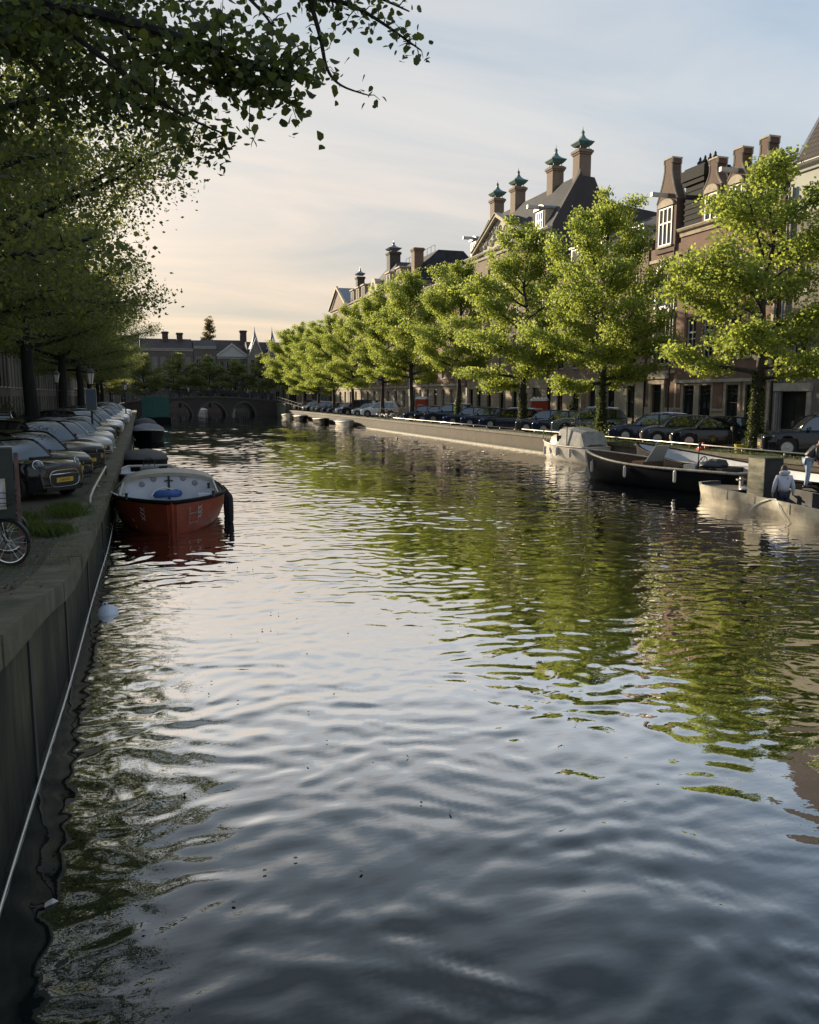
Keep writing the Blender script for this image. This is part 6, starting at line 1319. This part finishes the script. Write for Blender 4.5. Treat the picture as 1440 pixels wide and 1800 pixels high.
grass('grass', 'tufts of grass between the paving before the small black car, left quay', [gz(x, y, 1.14) for x, y in ((48, 930), (60, 935), (75, 938), (90, 940), (100, 935), (50, 915), (112, 905), (120, 908), (128, 903), (118, 895), (108, 898))], 5200, .17, M_GRASS, .13)
grass('grass', 'thin weeds scattered over the left quay paving', [gz(x, y, 1.12) for x, y in ((150, 900), (160, 880), (135, 930), (70, 960), (110, 985), (175, 865), (60, 905), (90, 905), (20, 1000), (185, 850))], 2200, .06, M_GRASS, .35)
grass('grass', 'weedy strip of grass along the top of the right quay', [(UR + .45, v, ZQ) for v in np.arange(22, 48, .7)], 6500, .13, M_GRASS, .35, sx=.4)
def leaf_blob(name, cen, m, size, parent=None, up=.4, seed=3):
    me = leaf_mesh(name, cen, up, size, m, np.random.default_rng(seed)); o = bpy.data.objects.new(name, me); C.objects.link(o)
    if parent: o.parent = parent
    return o
rs = np.random.default_rng(8); c = rs.normal(size=(3500, 3)) * np.array([.5, .85, .28]); c[:, 2] = np.abs(c[:, 2]) * 1.2
o = leaf_blob('shrub', c, M_IVY, .09); o.location = (25.4, 41.9, ZQ); tag(o, 'low spreading green shrub round the foot of the second tree on the right', 'shrub')
for ob in [o for o in C.objects if o.get('group') == 'trees along the right quay']:
    i = rt_v.index(min(rt_v, key=lambda q: abs(q - ob.location.y)))
    if i > 3: continue
    n = [2600, 2500, 1300, 900][i]; hh = [3.6, 3.4, 2.4, 2.2][i]; z = rs.uniform(0, 1, n) ** 1.3 * hh; a = rs.uniform(0, 6.28, n); rr = (.29 - .03 * z) + np.abs(rs.normal(0, .05, n)) + .12 * np.exp(-z * 2)
    leaf_blob('ivy', np.stack([rr * np.cos(a), rr * np.sin(a), z], 1), M_IVY, .10, ob, seed=i)
for x, y, z, sx, sy, sz, lab in ((-8.9, 66, ZQ + .1, .6, 1.2, 1.0, 'dark bush before the nearest left houses'), (-9.0, 80, ZQ + .1, .6, 1.4, 1.1, 'dark bush behind the railing of the left houses'), (33.9, 60.3, ZQ + .12, .3, .5, .9, 'small shrub beside the porch of the brown brick house')):
    c = rs.normal(size=(1600, 3)) * np.array([sx, sy, sz]) * .5; c[:, 2] += sz * .8; c[:, 2] = np.abs(c[:, 2]); o = leaf_blob('shrub', c, M_IVY, .12, seed=int(y)); o.location = (x, y, z); tag(o, lab, 'shrub')
# ---- people
M_SKIN = mat('skin', (.40, .22, .15), .55)
def skin_mesh(name, chains, m, parent, sub=2):
    """chains: list of [(point, radius)...]; joints at equal places are merged into one surface"""
    V = []; Rr = []; E = []; key = {}
    def vi(p, r):
        k = tuple(round(c, 4) for c in p)
        if k not in key: key[k] = len(V); V.append(p); Rr.append(r)
        return key[k]
    for ch in chains:
        ids = [vi(p, r) for p, r in ch]; E += list(zip(ids, ids[1:]))
    me = bpy.data.meshes.new(name); me.from_pydata(V, E, []); o = bpy.data.objects.new(name, me); C.objects.link(o)
    md = o.modifiers.new('s', 'SKIN'); md.use_smooth_shade = True
    for d, r in zip(me.skin_vertices[0].data, Rr): d.radius = (r, r) if not isinstance(r, tuple) else r
    me.skin_vertices[0].data[0].use_root = True
    o.modifiers.new('d', 'SUBSURF').levels = sub; o.modifiers['d'].render_levels = sub
    dg = bpy.context.evaluated_depsgraph_get(); m2 = bpy.data.meshes.new_from_object(o.evaluated_get(dg)); bpy.data.objects.remove(o)
    m2.materials.clear(); r_ = link_mesh(name, m2, m, parent); m2.polygons.foreach_set('use_smooth', [True] * len(m2.polygons)); return r_
def person(label, loc, rz, pose, top_m, leg_m, hair_m, puffy=0.0, hood=False, sub=2, hands=True, group=None, badge=False, hat=None):
    """pose: joint dictionary, +x is where the person faces, y left, z up from the soles"""
    t = empty('person', loc, rz, label, 'person', group); J = {k: tuple(v) for k, v in pose.items()}
    V_ = lambda k: Vector(J[k]); mid = lambda a, b, f=.5: tuple(V_(a).lerp(V_(b), f))
    ch = [[(J['pelvis'], .13), (J['waist'], .125), (J['chest'], .15), (J['neck'], .06), (J['head0'], .062), (J['head1'], .098), (J['head2'], .088)]]
    for s in 'lr':
        ch.append([(J['chest'], .15), (J[s + 'sh'], .062), (J[s + 'el'], .043), (J[s + 'wr'], .028), (tuple(V_(s + 'wr') + (V_(s + 'wr') - V_(s + 'el')).normalized() * .07), .032)])
        ch.append([(J['pelvis'], .13), (J[s + 'hip'], .095), (J[s + 'kn'], .060), (J[s + 'an'], .040), (tuple(V_(s + 'an') + Vector(J.get('fwd', (1, 0, 0))) * .14 + Vector((0, 0, -.04))), .036)])
    body = skin_mesh('body', ch, M_SKIN, t, sub)
    if hands:
        hv = []
        for s in 'lr':
            w = V_(s + 'wr'); d = (w - V_(s + 'el')).normalized(); a = d.cross(Vector((0, 1, 0))).normalized() if abs(d.y) < .9 else Vector((1, 0, 0)); b = d.cross(a); k = w + d * .09
            for i in range(4): q = k + a * (-.03 + .02 * i); hv.append([(tuple(w + d * .06), .02), (tuple(q), .011), (tuple(q + d * (.035 + .006 * (1.5 - abs(i - 1.5))) + b * .008), .0095), (tuple(q + d * .058 + b * .028), .008)])
            hv.append([(tuple(w + d * .06), .02), (tuple(w + d * .075 - a * .04 + b * .01), .011), (tuple(w + d * .115 - a * .052 + b * .02), .009)])
        skin_mesh('hand', hv, M_SKIN, body, 1)
    p = puffy; tp = [[(tuple(V_('pelvis') + Vector((0, 0, .03))), .152 + p), (J['waist'], .148 + p), (J['chest'], .172 + p * .6), (tuple(V_('neck') - (V_('neck') - V_('chest')) * .2), .085 + p * .3)]]
    for s in 'lr': tp.append([(J['chest'], .172 + p * .6), (J[s + 'sh'], .082 + p * .5), (J[s + 'el'], .060 + p * .5), (J[s + 'wr'], .042 + p * .3)])
    jk = skin_mesh('jacket', tp, top_m, t, sub)
    if puffy:
        md = None
    lg = []
    for s in 'lr': lg.append([(J['pelvis'], .145), (J[s + 'hip'], .108), (J[s + 'kn'], .074), (J[s + 'an'], .060)])
    skin_mesh('trousers', lg, leg_m, t, sub)
    for s in 'lr':
        a = V_(s + 'an'); f = Vector(J.get('fwd', (1, 0, 0))); mb = MB(); M_ = Matrix.Translation(a) @ f.to_track_quat('X', 'Z').to_matrix().to_4x4()
        secs = [[(x, w * math.cos(k), z + h * math.sin(k)) for k in np.linspace(0, 6.2832, 9)[:-1]] for x, w, z, h in ((-.09, .025, -.03, .02), (-.07, .04, -.02, .045), (.02, .045, -.022, .05), (.12, .05, -.035, .035), (.18, .035, -.045, .022), (.19, .01, -.05, .01))]
        mb.loft(secs, closed=True, cap=True); mb.map(lambda q: tuple(M_ @ Vector(q))); mb.build('shoe', M_BLACK, t, smooth=True)
    h0, h1, h2 = V_('head0'), V_('head1'), V_('head2'); up = (h2 - h0).normalized(); fc = Vector(J.get('face', J.get('fwd', (1, 0, 0)))); fc = (fc - up * fc.dot(up)).normalized(); lf = up.cross(fc)
    mb = MB(); cc = h1 + up * .015 - fc * .008
    vs = [[tuple(cc + (up * math.cos(a) * .128 + (fc * math.cos(b) * .105 + lf * math.sin(b) * .092) * math.sin(a))) for b in np.linspace(0, 6.2832, 17)[:-1]] for a in np.linspace(.05, 1.25, 6)]; mb.loft(vs, closed=True, cap=True)
    vs = [[tuple(cc + (up * math.cos(a) * .125 + (fc * math.cos(b) * .104 + lf * math.sin(b) * .094) * math.sin(a))) for b in np.linspace(1.5, 4.78, 10)] for a in np.linspace(1.2, 2.3, 5)]; mb.loft(vs); mb.build('hair', hair_m, t, smooth=True)
    mb = MB(); n = h1 + fc * .10 - up * .02
    mb.add([tuple(n + up * .03), tuple(n - up * .022 + lf * .016), tuple(n - up * .022 - lf * .016), tuple(n + fc * .028 - up * .018)], [(0, 1, 3), (0, 3, 2), (1, 2, 3), (0, 2, 1)]); mb.build('nose', M_SKIN, body)
    for s in (1, -1):
        mb = MB(); mb.lathe([(0, -.012), (.012, -.006), (.014, 0), (.012, .006), (0, .012)], tuple(h1 + fc * .085 + lf * s * .034 + up * .012), 8); mb.build('eye', M_BLACK, body)
        mb = MB(); mb.lathe([(0, -.03), (.014, -.015), (.016, .01), (0, .03)], tuple(h1 + lf * s * .094 - fc * .01 - up * .01), 8); mb.build('ear', M_SKIN, body)
    mb = MB(); q = h1 + fc * .094 - up * .055; mb.tube([tuple(q + lf * .025), tuple(q + fc * .006), tuple(q - lf * .025)], .006, 5); mb.build('mouth', mat('lips', (.28, .10, .08), .5), body)
    if hood:
        nk = V_('neck'); mb = MB(); bk = -fc; mb.loft([[tuple(nk + (bk * .5 + Vector((0, 0, .2))) * .12 + (fc * math.cos(b) * r * .95 + lf * math.sin(b) * r * 1.25) + Vector((0, 0, z))) for b in np.linspace(0, 6.2832, 17)[:-1]] for r, z in ((.08, -.07), (.125, -.02), (.13, .03), (.10, .065), (.06, .04))], closed=True); mb.build('hood', top_m, jk, smooth=True)
    if badge:
        c = V_('chest') - fc * .185; mb = MB(); mb.lathe([(.03, -.004), (.03, .004)], (0, 0, 0), 3, 'X'); mb.map(lambda q: (q[0] + c.x, q[1] + c.y - .06, q[2] + c.z + .02)); mb.build('back_print', M_BLACK, jk)
    return t
def stand(lean=0, arms='down', h=1.0, step=.0):
    a = lean; P = lambda x, y, z: (x * h, y * h, z * h); sn, cs = math.sin(a), math.cos(a); w = lambda d, y=0, f=0: P(sn * d + cs * f - .03, y, .95 + cs * d - sn * f)
    J = dict(pelvis=P(0 - .03 * 0, 0, .95), waist=w(.16), chest=w(.38), neck=w(.56), head0=w(.60, 0, .015), head1=w(.70, 0, .03), head2=w(.76, 0, .03), lsh=w(.46, .19), rsh=w(.46, -.19),
             lhip=P(0, .10, .90), rhip=P(0, -.10, .90), lkn=P(.03 + step, .11, .50), rkn=P(.02 - step * .5, -.11, .50), lan=P(step * .9, .12, .08), ran=P(-step, -.12, .08))
    if arms == 'down': J.update(lel=w(.18, .27, .0), lwr=w(-.04, .29, .08), rel=w(.18, -.27, .0), rwr=w(-.04, -.29, .08))
    if arms == 'fwd': J.update(lel=w(.22, .26, .12), lwr=w(.16, .20, .36), rel=w(.22, -.26, .12), rwr=w(.16, -.18, .36))
    return J
M_HOOD = mat('pale_hoodie', (.46, .46, .52), .85, noise=.12, bump=.4, bscale=30); M_NAVY = mat('navy_cloth', (.02, .025, .045), .8); M_JEAN = mat('washed_jeans', (.28, .36, .46), .8, noise=.3, scale=8); M_PUFF = mat('dark_puffer', (.035, .03, .035), .5, noise=.7, scale=5, col2=(.01, .01, .012), bump=.6, bscale=9)
M_HAIR = mat('dark_hair', (.035, .02, .012), .6); M_HAIR2 = mat('fair_hair', (.22, .14, .08), .6)
v = onx(1379, 840, 18.75)[0]
person('person in a pale hooded sweatshirt seen from behind, standing in the beige work barge', (18.75, v, -.30), R(60), stand(.10), M_HOOD, M_NAVY, M_HAIR, .015, True, badge=True)
v = onx(1421, 800, 20.9)[0]
person('person in a dark quilted jacket and pale jeans bending over, at the right edge', (20.9, v, .56), R(-25), stand(.62, 'fwd', step=.06), M_PUFF, M_JEAN, M_HAIR2, .03)
gp = 'people on the far bridge'; p0 = None; rd = random.Random(2)
for i, (u, d) in enumerate([(8.6, 0), (12.2, .3), (16.3, .1), (18.4, .4), (18.9, .1), (19.5, .3), (20.5, .1), (22.0, .2), (23.1, .3), (5.6, .2)]):
    lab = ['person in pale clothes alone above the left half of the bridge', 'dark person above the middle arch of the bridge', 'dark person between the middle and right arches', 'leftmost of the group of people above the right arch', 'pale topped person within the group above the right arch', 'dark person at the right of the group above the right arch', 'person just right of the group on the bridge', 'person near the right end of the bridge railing', 'person at the very right end of the bridge', 'person at the left end of the bridge, above the houseboat'][i]
    zz = BZ(u)
    if i < 3: o = person(lab, (u, 150 + d, zz), R(i * 70), stand(.05, step=.12), [mat('pale_coat', (.30, .29, .27), .8), M_PUFF, M_NAVY][i], M_NAVY, M_HAIR, .02, sub=1, hands=False, group=gp); p0 = p0 or []; p0.append(o)
    else: o = copy_tree(p0[(i % 2) * (0 if i == 4 else 1) + (1 if i != 4 else 0) - (1 if i == 3 else 0) if i in (3, 4) else 1 + i % 2]); o['label'] = lab; o.location = (u, 150 + d, zz); o.rotation_euler = (0, 0, rd.uniform(0, 6))
# ---- birds on the water
def bird(loc, rz, lab, pale):
    t = empty('bird', loc, rz, lab, 'bird', 'birds on the canal'); m = M_WHITE if pale else M_BARK
    mb = MB(); secs = []
    for x, w, z in ((-.30, .01, .14), (-.22, .05, .11), (-.08, .095, .07), (.06, .10, .06), (.16, .07, .08), (.20, .045, .14), (.19, .035, .22), (.22, .04, .27), (.27, .03, .27), (.30, .008, .265)): secs.append([(x, w * math.cos(k), z + w * .8 * math.sin(k)) for k in np.linspace(0, 6.2832, 9)[:-1]])
    mb.loft(secs, closed=True, cap=True); b = mb.build('body', m, t, smooth=True)
    mb = MB(); mb.tube([(.29, 0, .265), (.36, 0, .255)], [.014, .003], 5); mb.build('beak', mat('yellow_beak', (.4, .25, .03), .5), t)
    return t
for i, (x, y) in enumerate(((656, 769), (698, 771), (730, 777), (781, 786))):
    p = gz(x, y, 0); bird((p[0], p[1], -.01), i * 1.3, ['white bird afloat farthest out, below the pale ledge', 'pale bird floating second from the far end', 'pale bird floating third from the far end', 'white bird floating nearest, off the right quay'][i], True)
mb = MB(); mb.add([(0, 0, .012), (.05, .01, .02), (.09, .05, .012), (.05, .07, .03), (0, .05, .015)], [(0, 1, 2, 3, 4)]); mb.add([(0, 0, .008), (.05, .01, .016), (.09, .05, .008), (.05, .07, .026), (0, .05, .011)], [(4, 3, 2, 1, 0)])
o = mb.build('litter', M_WHITE); p = gz(78, 1598, 0); o.location = (p[0], p[1], 0); tag(o, 'scrap of white litter on the dark water at the lower left', 'litter')
